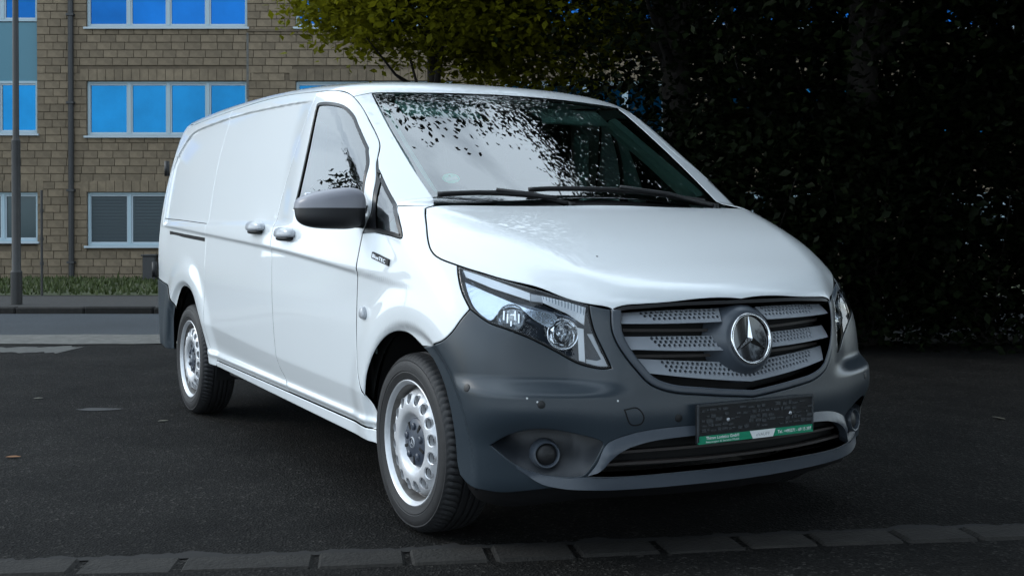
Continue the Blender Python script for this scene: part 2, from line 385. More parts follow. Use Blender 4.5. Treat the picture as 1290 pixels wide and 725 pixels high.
def asphalt(name,dark,mid,light):
    m=bpy.data.materials.new(name); m.use_nodes=True; t=m.node_tree; b=t.nodes['Principled BSDF']; N=t.nodes.new; K=t.links.new
    b.inputs['Roughness'].default_value=.85; b.inputs['Specular IOR Level'].default_value=.12
    tc=N('ShaderNodeTexCoord'); vo=N('ShaderNodeTexVoronoi'); vo.inputs['Scale'].default_value=105; K(tc.outputs['Object'],vo.inputs['Vector'])
    vr=N('ShaderNodeValToRGB'); e=vr.color_ramp.elements; e[0].position=.0; e[0].color=(dark*1.06,dark,dark*.9,1); e[1].position=1; e[1].color=(light*1.06,light,light*.9,1)
    q=vr.color_ramp.elements.new(.55); q.color=(mid*1.07,mid,mid*.9,1); q=vr.color_ramp.elements.new(.90); q.color=(mid*1.8,mid*1.7,mid*1.55,1)
    sp=N('ShaderNodeSeparateColor'); K(vo.outputs['Color'],sp.inputs[0]); K(sp.outputs[0],vr.inputs[0])
    n1=N('ShaderNodeTexNoise'); n1.inputs['Scale'].default_value=1.3; n1.inputs['Detail'].default_value=9; n1.inputs['Roughness'].default_value=.7; K(tc.outputs['Object'],n1.inputs['Vector'])
    mr=N('ShaderNodeMapRange'); mr.inputs['From Min'].default_value=.3; mr.inputs['From Max'].default_value=.7; mr.inputs['To Min'].default_value=.30; mr.inputs['To Max'].default_value=1.85; K(n1.outputs['Fac'],mr.inputs['Value'])
    mm=N('ShaderNodeVectorMath'); mm.operation='SCALE'; K(vr.outputs[0],mm.inputs[0]); K(mr.outputs[0],mm.inputs['Scale']); K(mm.outputs[0],b.inputs['Base Color'])
    bp=N('ShaderNodeBump'); bp.inputs['Strength'].default_value=1.; bp.inputs['Distance'].default_value=.006; K(vo.outputs['Distance'],bp.inputs['Height']); K(bp.outputs[0],b.inputs['Normal'])
    return m
ASPH=asphalt('lot_asphalt',.0028,.0060,.034)
ROADM=mat('road_asphalt',(.031,.037,.043),.85,var=.25,vscale=20,bump=.4,bscale=90,spec=.3,var2=(.2,.5))
CONC=mat('old_concrete',(.105,.103,.095),.9,var=.35,vscale=9,bump=.5,bscale=50,spec=.3)
KERBM=mat('kerb_stone',(.0155,.0142,.0125),.88,var=.35,vscale=14,bump=.7,bscale=60,rand=.28,spec=.3)
PAVEM=mat('pavement_grey',(.020,.018,.016),.9,var=.35,vscale=6,bump=.5,bscale=40)
GRASSB=mat('turf_soil',(.026,.034,.008),.95,var=.5,vscale=5)
GRASSM=mat('grass_blades',(.030,.045,.004),.7,var=.45,vscale=3)
sheet('ground',[-60,-20,-5,0,4,10,14,18,24,32,60,120,300,700],np.array([-500,-120,-40,-15,-5,0,5,15,40,120,500]),0,ASPH)
sheet('road',np.array([12.75,14.5,16.8]),np.linspace(-40,40,33),.004,ROADM)
sheet('concrete_strip',np.array([11.55,12.15,12.75]),np.linspace(-30,30,200),.008,CONC,wob=.05)
sheet('concrete_patch',np.array([10.65,10.95,11.25]),np.linspace(-7.6,-4.15,60),.004,mat('worn_concrete',(.06,.06,.055),.9,var=.4,vscale=9),wob=.07)
sheet('pavement',np.array([16.98,18.5,20.9]),np.linspace(-40,40,17),.09,PAVEM)
sheet('turf',np.array([20.9,26,32.]),np.linspace(-40,40,17),.10,GRASSB)
# far kerb: single stones
M3=np.array([RT,FWH,[0,0,1.]]).T
kb=empty('far_kerb',G(16.9,-6,gz(16.9)),'dark low kerb of single stones along the far edge of the road','kerb')
me=None
for i in range(-26,14):
    o=mk('kerb_stone',None,None,None,kb,mesh=me) if me else MB().rbox((0,0,0),(.495,.09,.10),.02,M3).build('kerb_stone',KERBM,kb)
    me=o.data; p=G(16.89,i*1.0+.3,gz(16.89)); o.location=Vector(p)-kb.location+Vector((0,0,.0+random.uniform(-.006,.006)))
# foreground kerb row, flush with the tarmac
ks=empty('kerb_row',G(4.1,0,0),'row of worn flat kerb stones across the tarmac in front of the van','kerb')
xs=[(-2.5,3.80),(-1.86,3.84),(-1.46,3.88),(-1.12,3.905),(-.67,3.95),(-.362,3.99),(-.075,4.035),(.22,4.08),(.52,4.13),(.83,4.185),(1.10,4.225),(1.42,4.265),(1.70,4.30),(2.05,4.345),(2.5,4.40),(3.0,4.45)]
for (l0,d0),(l1,d1) in zip(xs[:-1],xs[1:]):
    a=math.atan2(d1-d0,l1-l0); ln=math.hypot(l1-l0,d1-d0)/2-random.uniform(.006,.011); a+=random.uniform(-.012,.012)
    Mx=M3@np.array([[math.cos(a),-math.sin(a),0],[math.sin(a),math.cos(a),0],[0,0,1]])
    o=MB().rbox((0,0,0),(ln,random.uniform(.082,.095),.05),.012,Mx).build('stone',KERBM,ks)
    o.location=Vector(G((d0+d1)/2-.0,(l0+l1)/2,-.042+random.uniform(-.004,.004)))-ks.location
SEAMM=mat('dirt_seam',(.0045,.0042,.004),.95,var=.4,vscale=30)
lx=np.linspace(-2.4,3.,240); dx_=np.interp(lx,[p_[0] for p_ in xs],[p_[1] for p_ in xs]); nz=np.convolve(rng.normal(0,1,260),np.ones(7)/7,'valid')[:240]; nz2=np.convolve(rng.normal(0,1,260),np.ones(5)/5,'valid')[:240]
V=np.vstack([G(dx_+.075+.008*nz,lx,.0035),G(dx_+.105+.05*np.abs(nz2)+.02*np.abs(nz),lx,.0035)]); mk('dirt_seam',V,[(i,i+1,240+i+1,240+i) for i in range(239)],SEAMM,kind='structure')
sheet('gutter_fill',np.array([3.62,3.75,3.86]),np.linspace(-6,8,100),.003,ASPH)
# fallen leaves and small litter on the tarmac
LEAFD=mat('dead_leaf',(.17,.065,.012),.7,var=.3,vscale=40)
LEAFP=mat('pale_leaf',(.10,.095,.07),.7,var=.3,vscale=40)
def leaf_on_ground(D,L,s,m,label):
    P=[(-1,0,.0),(-.5,.32,.10),(.1,.40,.16),(.7,.22,.1),(1.15,0,.02),(.7,-.24,.06),(.1,-.38,.02),(-.5,-.30,.05),(0,0,.05)]
    a=random.uniform(0,6.28); V=[(s*(x*math.cos(a)-y*math.sin(a)),s*(x*math.sin(a)+y*math.cos(a)),s*z*.6+.008) for x,y,z in P]
    V+= [(x,y,z-.002) for x,y,z in V]
    F=[(i,(i+1)%8,8) for i in range(8)]+[((i+1)%8+9,i+9,17) for i in range(8)]
    o=mk('fallen_leaf',V,F,m); o.location=G(D,L,float(gz(D))); tag(o,label,'leaf'); return o
leaf_on_ground(5.73,-2.47,.036,LEAFD,'orange dead leaf lying on the tarmac at the left edge of the picture')
leaf_on_ground(6.8,-2.05,.03,LEAFP,'pale dry leaf on the tarmac in front of the rear wheel')
leaf_on_ground(7.7,-3.15,.03,LEAFP,'pale dry leaf on the tarmac farthest behind the light grey spot')
leaf_on_ground(6.9,2.9,.05,LEAFP,'pale leaf lying in the shade on the tarmac right of the van')
DRY=mat('dry_tarmac',(.032,.033,.034),.9,var=.3,vscale=30)
V=[G(7.26,-2.585,.003)]+[G(7.26+.055*math.sin(a_)*(1+.2*math.sin(3*a_+1)),-2.585+.135*math.cos(a_)*(1+.15*math.sin(4*a_)),.003) for a_ in np.arange(28)*2*math.pi/28]
mk('dry_spot',V,[(0,i+1,(i+1)%28+1) for i in range(28)],DRY,kind='structure')
# grass blades
n=9000; D=rng.uniform(20.95,31.9,n); L=rng.uniform(-16,4,n); h=rng.uniform(.05,.14,n)*np.where(rng.random(n)<.05,1.8,1)
b=G(D,L,gz(D)+.09); a=rng.uniform(0,6.28,n); wv=np.stack([np.cos(a),np.sin(a),0*a],-1)*.035
tip=b+np.stack([rng.normal(0,.03,n),rng.normal(0,.03,n),h],-1)
V=np.stack([b-wv,b+wv,tip],1).reshape(-1,3); big('grass',V,np.arange(3*n).reshape(-1,3),GRASSM,kind='stuff',nside=3)
# ------------------------------------------------------------------ office building
DB=32.; ZB=float(gz(32.)); PX=DB/1461.7
def bl(px): return (px-645)*PX
def bz(py): return 1.141-(py-286.1)*PX
BLOCK=[mat('stone_block',(.150,.115,.076),.9,var=.25,vscale=5,bump=.3,bscale=25,rand=.15,var2=(.22,.35))]
MORT=mat('mortar',(.105,.080,.054),.95,var=.2,vscale=6)
WFR=mat('window_frame',(.30,.40,.45),.5); WFR2=mat('window_sill_metal',(.36,.42,.46),.5)
def winmat(name,c,r=.04,me=.85): return mat(name,c,r,metal=me,var=.16,vscale=.7,rand=.12)
PBLUE=winmat('sky_reflection_pane',(.005,.115,.26)); PDEEP=winmat('deep_sky_reflection_pane',(.003,.075,.25)); PTEAL=winmat('dark_pane',(.025,.05,.06),.1,.3); PSPAN=mat('teal_panel',(.05,.16,.21),.4)  # pane blues: colour of the reflected sky put into the glass
bld=empty('office_building',G(DB,-6,ZB),'long tan concrete block office building with strips of blue windows across the road','building')
BO=np.array(bld.location)
def bbox(mb,l0,l1,z0,z1,d0,d1):   # d measured outwards from the facade (towards the street)
    c=G(DB-(d0+d1)/2,(l0+l1)/2,(z0+z1)/2)-BO
    return mb.box(c,(abs(l1-l0)/2,abs(d1-d0)/2,abs(z1-z0)/2),M3)
# openings in picture terms of the facade plane: (x0,x1,y0,y1)
OPEN=[]
for y0,y1 in((-34,35),(102.4,171.3),(242,309.5),(-172,-103),(-310,-241)):
    for x0,x1 in((110,312),(373,575),(636,838),(899,1101),(1162,1364),(-160,47.6),(-423,-221)):
        if x0==-160 and y0<240: continue
        OPEN.append((bl(x0),bl(x1),bz(y1),bz(y0)))
OPEN.append((bl(-160),bl(47.6),bz(168.5),bz(-310)))   # tall stair window
ZT=bz(-340); LX0,LX1=-30.,27.
wall=MB()
bbox(wall,LX0,LX1,ZB-.3,ZT,-.60,-.30).box(G(DB+6,-1.5,3)-BO,(28.5,5.5,6),M3)
wall_o=wall.build('wall',MORT,bld)
mort=MB()
# piers and spandrels of the facade between the openings (mortar bed the blocks sit in)
rows=sorted({o[2] for o in OPEN}|{o[3] for o in OPEN}|{ZB-.3,ZT})
for z0,z1 in zip(rows[:-1],rows[1:]):
    zc=(z0+z1)/2; cuts=sorted([(o[0],o[1]) for o in OPEN if o[2]<zc<o[3]]); l=LX0
    for a,b_ in cuts+[(LX1,LX1)]:
        if a>l: bbox(mort,l,a,z0,z1,-.30,0)
        l=max(l,b_)
mort.build('facade_core',MORT,bld)
# blocks
CH=.2125; blocks=[]
def free(l0,l1,z0,z1):
    """parts of the course l0..l1 not cut by an opening"""
    seg=[(l0,l1)]
    for o in OPEN:
        if o[3]<=z0+.02 or o[2]>=z1-.02: continue
        nn=[]
        for a,b_ in seg:
            if o[1]<=a or o[0]>=b_: nn.append((a,b_)); continue
            if o[0]-a>.05: nn.append((a,o[0]))
            if b_-o[1]>.05: nn.append((o[1],b_))
        seg=nn
    return seg
soldier=[(bl(x0-8),bl(x1+8),bz(y0),bz(y0-15)) for y0 in(102.4,242,-34) for x0,x1 in((110,312),(373,575),(-160,47.6)) if not(x0<0 and y0<240)]
zbase=bz(242)-.0
k=0
zz=[bz(355)]
z=bz(355)-.0
while z<ZT-.1:
    rowtop=z+CH; segs=free(LX0,LX1,z,rowtop)
    for a,b_ in segs:
        x=a+ (random.uniform(.15,.3) if k%2 else 0); prev=a
        while prev<b_-.03:
            nx=min(prev+random.choice((.38,.42,.45,.45,.36)) if prev>a or k%2==0 else a+random.uniform(.18,.30),b_)
            if b_-nx<.12: nx=b_
            cx,cz=(prev+nx)/2,z+CH/2
            s=next((q for q in soldier if q[0]<cx<q[1] and q[2]-.02<cz<q[3]+.02),None)
            if s is None: blocks.append((prev,nx,z,rowtop))
            prev=nx
    z=rowtop;k+=1
for s in soldier:
    l=s[0]
    for a,b_ in free(s[0],s[1],s[2]+.01,s[3]):
        l=a
        while l<b_-.05:
            blocks.append((l,min(l+.235,b_),s[2]+.004,s[3])); l+=.235
def vis(b):   # what the photograph shows of the facade (left of and above the van)
    px=(b[0]+b[1])/2/PX+645; py=286.1-((b[2]+b[3])/2-1.141)/PX
    if py>375 or py<-6 or px<-10: return False
    return px<205 if py>165 else px<490 if py<104 else px<330
bv=[b for b in blocks if vis(b)]; random.shuffle(bv)
bv.sort(key=lambda b:-(b[1]-b[0])*(b[3]-b[2])); one=bv[:300]; rest=[b for b in blocks if b not in set(one)]
cache={}
for b in one:
    key=(round(b[1]-b[0],2),round(b[3]-b[2],2))
    if key in cache: o=mk('stone_block',None,None,None,wall_o,mesh=cache[key])
    else:
        o=MB().rbox((0,0,0),(key[0]/2-.007,.024,key[1]/2-.007),.006,M3).build('stone_block',BLOCK[0],wall_o); cache[key]=o.data
    o.location=G(DB-random.uniform(.004,.014),(b[0]+b[1])/2,(b[2]+b[3])/2)-BO
mb=MB(); tones=[]
for b in rest: bbox(mb,b[0]+.007,b[1]-.007,b[2]+.007,b[3]-.007,-.02,.034+random.uniform(-.005,.005)); tones+=[random.uniform(.80,1.2)]*6
RESTM=mat('stone_block_far',(.150,.115,.076),.9,var=.25,vscale=5,bump=.5,bscale=25,tone=True,var2=(.25,.35))
mk('stone_blocks',mb.V,mb.F,RESTM,wall_o,kind='stuff',attr=tones)
def window(x0,x1,y0,y1,divs,panes,sill=True,thick=3.0):
    l0,l1,z0,z1=bl(x0),bl(x1),bz(y1),bz(y0); t=thick*PX
    f=MB(); bbox(f,l0,l1,z1-t,z1,-.16,-.06); bbox(f,l0,l1,z0,z0+t,-.16,-.06)
    for d in [x0+thick*.45]+divs+[x1-thick*.45]: bbox(f,bl(d)-t*.62,bl(d)+t*.62,z0+t,z1-t,-.165,-.055)
    fo=f.build('window',WFR,bld)
    e=[x0]+divs+[x1]
    for i,(a,b_) in enumerate(zip(e[:-1],e[1:])):
        bbox(MB(),bl(a)+t*.5,bl(b_)-t*.5,z0+t*.8,z1-t*.8,-.125,-.115).build('pane',panes[i%len(panes)],fo)
        if divs:
            q=MB()
            for u0,u1,v0,v1 in((bl(a)+t*.62,bl(a)+t*1.25,z0+t,z1-t),(bl(b_)-t*1.25,bl(b_)-t*.62,z0+t,z1-t),(bl(a)+t*1.25,bl(b_)-t*1.25,z1-t*1.7,z1-t),(bl(a)+t*1.25,bl(b_)-t*1.25,z0+t,z0+t*1.6)):
                bbox(q,u0,u1,v0,v1,-.14,-.085)
            q.build('sash',WFR2,fo)
    if sill: bbox(MB(),l0-.06,l1+.06,z0-.055,z0,-.02,.10).build('sill',WFR2,fo)
    return fo
DV=[162.5,212,261.5]
for y0,y1,p in((-34,35,[PDEEP]),(102.4,171.3,[PBLUE]),(242,309.5,[PTEAL])):
    for dx in(-533,0,263,526,789,1052): window(110+dx,312+dx,y0,y1,[d+dx for d in DV],p)
for y0,y1 in((-172,-103),(-310,-241)):
    for dx in(-533,0,263,526,789,1052): window(110+dx,312+dx,y0,y1,[],[PBLUE])
window(-160,47.6,102,168.5,[-60,-2],[PTEAL,PTEAL,PBLUE]); window(-160,47.6,242,304,[-60,3],[PTEAL])
window(-160,47.6,-40,27,[-60,3],[PDEEP],sill=False)
sp=MB(); bbox(sp,bl(-158),bl(46),bz(103.5),bz(28),-.16,-.09).build('spandrel_panel',PSPAN,bld)
for y0,y1 in((-310,-41),): bbox(MB(),bl(-158),bl(46),bz(y1),bz(y0),-.16,-.09).build('spandrel_panel',PSPAN,bld)
# string course under the top windows, expansion joints, parapet
st=MB(); bbox(st,bl(312.5),bl(700),bz(40.5),bz(37.5),.0,.07).build('string_course',MORT,bld)
j=MB(); bbox(j,bl(311.3),bl(314),bz(125),bz(42),.02,.042).build('joint_strip',CONC,bld)
bbox(MB(),LX0-.1,LX1+.1,ZT,ZT+.3,-.62,.08).build('parapet',CONC,bld)
# blind slats hanging inside the ground-floor windows
BLM=mat('blind_slat',(.022,.035,.042),.6)
for x0,x1 in((113,160),(166,210)):
    q=MB()
    for i in range(15):
        y=246+i*4.1; bbox(q,bl(x0)+.03,bl(x1)-.03,bz(y+3.5),bz(y),-.114,-.108)
    q.build('blind',BLM,bld)
PIPE=mat('dark_pipe',(.022,.022,.023),.5)
dp=MB(); dp.tube(G([DB-.10]*2,[bl(91.5)]*2,[ZB,ZT])-BO,.075,10)
for y in(20,130,240,330): bbox(dp,bl(91.5)-.1,bl(91.5)+.1,bz(y)-.03,bz(y)+.03,-.0,.19)
auto_smooth(dp.build('downpipe',PIPE,bld))
ut=empty('ventilation_box',G(30.6,bl(190)*.957,gz(30.6)+.09),'dark small box on the grass at the foot of the wall behind the van','box')
MB().rbox((0,0,.32),(.17,.16,.32),.02,M3).build('cabinet',PIPE,ut); MB().rbox((0,0,.66),(.20,.19,.022),.01,M3).build('lid',PIPE,ut)
# lamp post and the thin post by the verge
POST=mat('post_grey',(.022,.021,.020),.55,var=.2,vscale=6)
lp=empty('lamp_post',G(17.7,(20.5-645)/1461.7*17.7,gz(17.7)+.09),'dark grey street lamp post standing on the far pavement','lamp post')
m=MB(); m.tube([(0,0,0),(0,0,.5)],.085,14); auto_smooth(m.build('base',POST,lp))
m=MB(); m.tube([(0,0,.5),(0,0,.53),(0,0,2.5)],[.085,.066,.064],14); auto_smooth(m.build('lower_shaft',POST,lp))
m=MB(); m.tube([(0,0,2.5),(0,0,2.54),(0,0,6.5)],[.064,.048,.040],14); auto_smooth(m.build('upper_shaft',POST,lp))
m=MB(); m.tube([(0,0,6.5),tuple(-FWH*-.35+np.array([0,0,6.8])),tuple(FWH*-1.2+np.array([0,0,6.9]))],.03,8); m.build('arm',POST,lp)
m=MB(); m.rbox(FWH*-1.5+np.array([0,0,6.9]),(.14,.33,.06),.03,M3); m.build('lamp_head',POST,lp)
tp=empty('marker_post',G(20.9,(52.5-645)/1461.7*20.9,gz(20.9)+.09),'thin dark post at the edge of the grass verge','post')
m=MB(); m.tube([(0,0,0),(0,0,1.9)],.022,8); m.build('pole',POST,tp)
for zz_ in(.55,1.0,1.5): m=MB(); m.tube([(0,0,zz_),(0,0,zz_+.06)],.034,8); m.build('clip',POST,tp)
# ------------------------------------------------------------------ trees
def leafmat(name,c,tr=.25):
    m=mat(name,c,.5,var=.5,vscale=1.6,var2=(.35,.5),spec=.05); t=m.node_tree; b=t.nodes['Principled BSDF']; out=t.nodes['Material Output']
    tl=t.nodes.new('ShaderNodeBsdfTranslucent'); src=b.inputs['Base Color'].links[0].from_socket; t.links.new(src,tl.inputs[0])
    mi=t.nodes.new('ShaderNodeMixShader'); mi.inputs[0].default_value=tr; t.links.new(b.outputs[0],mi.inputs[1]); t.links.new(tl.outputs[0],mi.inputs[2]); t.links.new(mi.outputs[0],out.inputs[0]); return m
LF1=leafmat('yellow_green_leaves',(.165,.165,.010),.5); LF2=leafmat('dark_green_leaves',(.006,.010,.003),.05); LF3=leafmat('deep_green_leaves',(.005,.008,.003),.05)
BARK=mat('bark',(.020,.016,.013),.9,var=.3,vscale=8,bump=.8,bscale=20)
def leaves(centers,sig,n,size,flat=.6):
    """n leaf blades scattered round clump centres: a pointed oval folded along its midrib (two quads)"""
    centers=np.asarray(centers); k=rng.integers(0,len(centers),n)
    P=centers[k]+rng.normal(0,1,(n,3))*np.asarray(sig)*[1,1,.7]
    a=rng.normal(0,1,(n,3)); a[:,2]=a[:,2]*.5-.35; a/=np.linalg.norm(a,axis=1,keepdims=True)
    nn=rng.normal(0,flat,(n,3)); nn[:,2]+=1; b=np.cross(nn,a); b/=np.linalg.norm(b,axis=1,keepdims=True); c=np.cross(a,b)
    s=size*rng.uniform(.6,1.3,n)[:,None]
    V=np.stack([P-a*s*.5,P-a*s*.05+b*s*.30+c*s*.07,P+a*s*.5,P-a*s*.05-b*s*.30+c*s*.07],1).reshape(-1,3)
    i=np.arange(n)*4
    F=np.concatenate([np.stack([i,i+1,i+2],1),np.stack([i,i+2,i+3],1)])
    return V,F
def shell(c,r,n,inner=.45,zmin=-9.):
    d=rng.normal(0,1,(n*3,3)); d/=np.linalg.norm(d,axis=1,keepdims=True)
    q=np.asarray(c)+d*np.asarray(r)*rng.uniform(inner,1,(n*3,1))**.6
    return q[q[:,2]>zmin][:n]
def tree(name,D,L,trunk_h,trunk_r,ells,ncl,nleaf,size,sig,m,label,group=None,zmin=-9.,lean=(0,0)):
    base=G(D,L,float(gz(D))); t=empty(name,base,label,'tree',group)
    cl=np.concatenate([shell(G(D+dd,L+ll,zz),rr,int(ncl*w_),zmin=zmin) for dd,ll,zz,rr,w_ in ells])
    top=base+np.array([lean[0],lean[1],trunk_h])
    tb=MB(); k=np.linspace(0,1,9); pts=base+np.outer(k,top-base)+np.stack([.06*np.sin(k*5+L),.06*np.cos(k*4+D),0*k],-1)*trunk_r*6
    tb.tube(pts,trunk_r*(1.25-.75*k**.7),10); 
    for q in cl[rng.integers(0,len(cl),26)]:
        f_=rng.uniform(.45,.98); s=pts[int(f_*8)]; mid=(s+q)/2+rng.normal(0,.15,3)+[0,0,-.1]
        tb.tube([s,(s+mid)/2,mid,q],[trunk_r*.42*(1.1-f_)+.02,trunk_r*.3*(1.1-f_)+.016,.016,.006],5,False)
    V=np.array(tb.V)-base
    o=mk('trunk',V,tb.F,BARK,t,smooth=True)
    V,F=leaves(cl,sig,nleaf,size); big('crown',V-base,F,m,t,nside=3)
    return t
tree('broadleaf_tree',13.0,-.86,5.2,.10,[(0,.25,5.0,(1.8,1.55,2.05),1.),(-.5,.1,3.55,(1.0,1.35,.75),.55),(0,1.1,4.1,(1.6,1.5,1.6),1.),(-.3,-.95,3.95,(.8,.60,.80),.30)],260,46000,.095,.19,LF1,'slender tree with sunlit yellow green leaves rising behind the roof of the van')
GT='dark trees along the right side of the lot'
TL=['dense dark tree rising directly behind the windscreen of the van','dark tree behind the bonnet, second from the slender sunlit tree','dark tree with small gaps of light at the right of the van','dark tree at the right edge of the picture']
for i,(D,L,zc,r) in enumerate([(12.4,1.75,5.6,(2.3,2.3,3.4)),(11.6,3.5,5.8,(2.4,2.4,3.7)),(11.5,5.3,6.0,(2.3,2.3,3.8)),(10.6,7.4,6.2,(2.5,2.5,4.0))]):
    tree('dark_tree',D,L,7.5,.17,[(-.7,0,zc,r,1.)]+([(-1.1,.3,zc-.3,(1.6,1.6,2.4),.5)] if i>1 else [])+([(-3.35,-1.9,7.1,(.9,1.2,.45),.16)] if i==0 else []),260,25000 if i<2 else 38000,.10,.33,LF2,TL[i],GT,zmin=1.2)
GT2='trees of the back row behind the lot'
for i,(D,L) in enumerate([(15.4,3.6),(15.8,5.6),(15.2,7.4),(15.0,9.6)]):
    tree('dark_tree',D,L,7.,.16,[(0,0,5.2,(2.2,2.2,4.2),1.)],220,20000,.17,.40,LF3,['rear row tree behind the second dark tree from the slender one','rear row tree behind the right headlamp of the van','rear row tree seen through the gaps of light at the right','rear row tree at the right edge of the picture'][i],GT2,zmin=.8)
GB='dark bushes under the trees right of the van'
BL_=['low dark bush closest to the rear of the van under the trees','dark bush behind the bonnet of the van','dark bush beside the right headlamp of the van','dark bush below the light gaps in the right hand trees','dark bush at the right edge of the picture']
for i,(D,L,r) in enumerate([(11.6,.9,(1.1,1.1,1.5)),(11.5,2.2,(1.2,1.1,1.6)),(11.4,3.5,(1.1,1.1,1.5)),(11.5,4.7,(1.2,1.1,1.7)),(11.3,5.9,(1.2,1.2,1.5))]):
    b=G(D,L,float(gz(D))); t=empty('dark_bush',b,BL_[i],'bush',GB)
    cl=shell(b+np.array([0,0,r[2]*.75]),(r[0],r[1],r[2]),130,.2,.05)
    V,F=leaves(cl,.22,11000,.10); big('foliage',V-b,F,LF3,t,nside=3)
    st=MB()
    for q in cl[:14]: st.tube([b,(b+q)/2+rng.normal(0,.08,3),q],[.02,.012,.004],5,False)
    mk('stem',np.array(st.V)-b,st.F,BARK,t)
# unseen trees: one mirrored in the side window, one added to shade the bonnet
tree('broadleaf_tree',19.6,-23.3,6.5,.12,[(0,0,7.2,(2.3,2.3,3.0),1.)],100,9000,.20,.30,LF2,'tree on the verge beyond the left edge of the picture, mirrored in the side window')

tree('broadleaf_tree',2.6,6.6,9.0,.2,[(.6,-2.6,8.6,(2.6,2.6,1.7),1.),(.4,-4.6,8.9,(2.9,2.8,1.5),1.),(.5,0,9.0,(2.8,2.6,2.2),.8)],300,22000,.17,.38,LF2,'unseen tall tree added beyond the right edge to shade the front of the van')

GT3='unseen trees added around the lot to block sky light'  # added out of view as occluders, darkening the van's front and left
for D,L,zc,r,lb in((-5.5,6.2,7.,(3.2,3.2,5.),'unseen tree added behind the camera on its right to block sky light'),(-8.5,1.5,7.,(3.2,3.2,5.),'unseen tree added straight behind the camera to block sky light'),(-1.5,10.,7.,(3.2,3.2,5.2),'unseen tree added to the right of the camera to block sky light'),(5.,11.,7.,(3.2,3.2,5.2),'unseen tree added well beyond the right edge to block sky light')):
    tree('dark_tree',D,L,8.5,.2,[(0,0,zc,r,1.)],200,9000,.34,.5,LF2,lb,GT3)

# ------------------------------------------------------------------ panels cut from the body surface
def crv(pts,sp=.02):
    P=np.array(pts,float)
    if len(P)==2:
        n=max(2,int(np.linalg.norm(P[1]-P[0])/sp)+1); return P[0]+np.linspace(0,1,n)[:,None]*(P[1]-P[0])
    Q=np.vstack([2*P[0]-P[1],P,2*P[-1]-P[-2]]); out=[]
    for i in range(1,len(Q)-2):
        p0,p1,p2,p3=Q[i-1:i+3]; n=max(1,int(round(np.linalg.norm(p2-p1)/sp)))
        d1=np.linalg.norm(p1-p0)**.5+1e-9;d2=np.linalg.norm(p2-p1)**.5+1e-9;d3=np.linalg.norm(p3-p2)**.5+1e-9
        m1=(p1-p0)/d1-(p2-p0)/(d1+d2)+(p2-p1)/d2; m2=(p2-p1)/d2-(p3-p1)/(d2+d3)+(p3-p2)/d3; m1*=d2; m2*=d2
        t=(np.arange(n)/n)[:,None]
        out.append((2*t**3-3*t**2+1)*p1+(t**3-2*t**2+t)*m1+(-2*t**3+3*t**2)*p2+(t**3-t**2)*m2)
    return np.vstack(out+[P[-1:]])
class Lin:
    """rays all along d"""
    def __init__(s,d,u):
        s.d=np.array(d,float)/np.linalg.norm(d); u=np.array(u,float); u-=s.d*(u@s.d); s.u=u/np.linalg.norm(u); s.v=np.cross(s.u,-s.d)
    def uv(s,P): return np.stack([P@s.u,P@s.v],-1)
    def start(s,P): s.t0=(P@s.d).min()-.30
    def ray(s,Q): return Q[:,:1]*s.u+Q[:,1:]*s.v+s.d*s.t0, np.broadcast_to(s.d,(len(Q),3))
class Cyl:
    """rays level, towards a vertical axis at (x0,0)"""
    def __init__(s,x0,sg=1.): s.x0=x0; s.sg=sg
    def uv(s,P): return np.stack([np.arctan2(P[...,1],s.sg*(P[...,0]-s.x0)),P[...,2]],-1)
    def start(s,P): s.r=np.hypot(P[...,0]-s.x0,P[...,1]).max()+.15
    def ray(s,Q):
        e=np.stack([s.sg*np.cos(Q[:,0]),np.sin(Q[:,0]),0*Q[:,0]],-1)
        return np.stack([s.x0+0*Q[:,0],0*Q[:,0],Q[:,1]],-1)+e*s.r,-e
def lift(fr,Q):
    O,D=fr.ray(np.asarray(Q,float))
    return cast_c(O,D)
def cast_c(O,D,n=130):
    t=np.zeros(len(O));tp=t.copy();hit=np.zeros(len(O),bool)
    act=np.arange(len(O))
    for i in range(n):
        v=body_f(O[act]+t[act,None]*D[act]); h=v<0; hit[act[h]]=True
        a2=act[~h]; tp[a2]=t[a2]; t[a2]+=np.clip(v[~h]*.6,.0006,.06); act=a2
        if len(act)==0: break
    lo,hi=tp.copy(),t.copy()
    for i in range(18):
        m=(lo+hi)/2; v=body_f(O+m[:,None]*D); lo=np.where(v>0,m,lo); hi=np.where(v>0,hi,m)
    return O+((lo+hi)/2)[:,None]*D
def inside(Q,poly):
    x,y=Q[:,0],Q[:,1]; r=np.zeros(len(Q),bool)
    a=poly; b=np.roll(poly,-1,0)
    for (x0,y0),(x1,y1) in zip(a,b):
        if y0==y1: continue
        c=((y0>y)!=(y1>y))&(x<(x1-x0)*(y-y0)/(y1-y0)+x0); r^=c
    return r
def area(p): x,y=p[:,0],p[:,1]; return .5*np.sum(x*np.roll(y,-1)-np.roll(x,-1)*y)
def dedupe(P,eps=.0015):
    keep=[0]
    for i in range(1,len(P)):
        if np.linalg.norm(P[i]-P[keep[-1]])>eps: keep.append(i)
    if np.linalg.norm(P[keep[-1]]-P[keep[0]])<eps: keep.pop()
    return P[keep]
def shrink(P,fr,g,sign=None,N=None):
    N=grad(P) if N is None else N; e=np.roll(P,-1,0)-P; e/=np.linalg.norm(e,axis=1,keepdims=True)+1e-12
    n1=np.cross(N,e); n0=np.cross(N,np.roll(e,1,0)); m=n0+n1; m/=np.linalg.norm(m,axis=1,keepdims=True)+1e-9
    c=np.clip((m*n1).sum(1),.45,1); m=m/c[:,None]
    if sign is None:
        t=.002; a0=abs(area(fr.uv(P+m*t))); a1=abs(area(fr.uv(P-m*t))); sign=1 if a0<a1 else -1
    return P+sign*m*g,sign*m
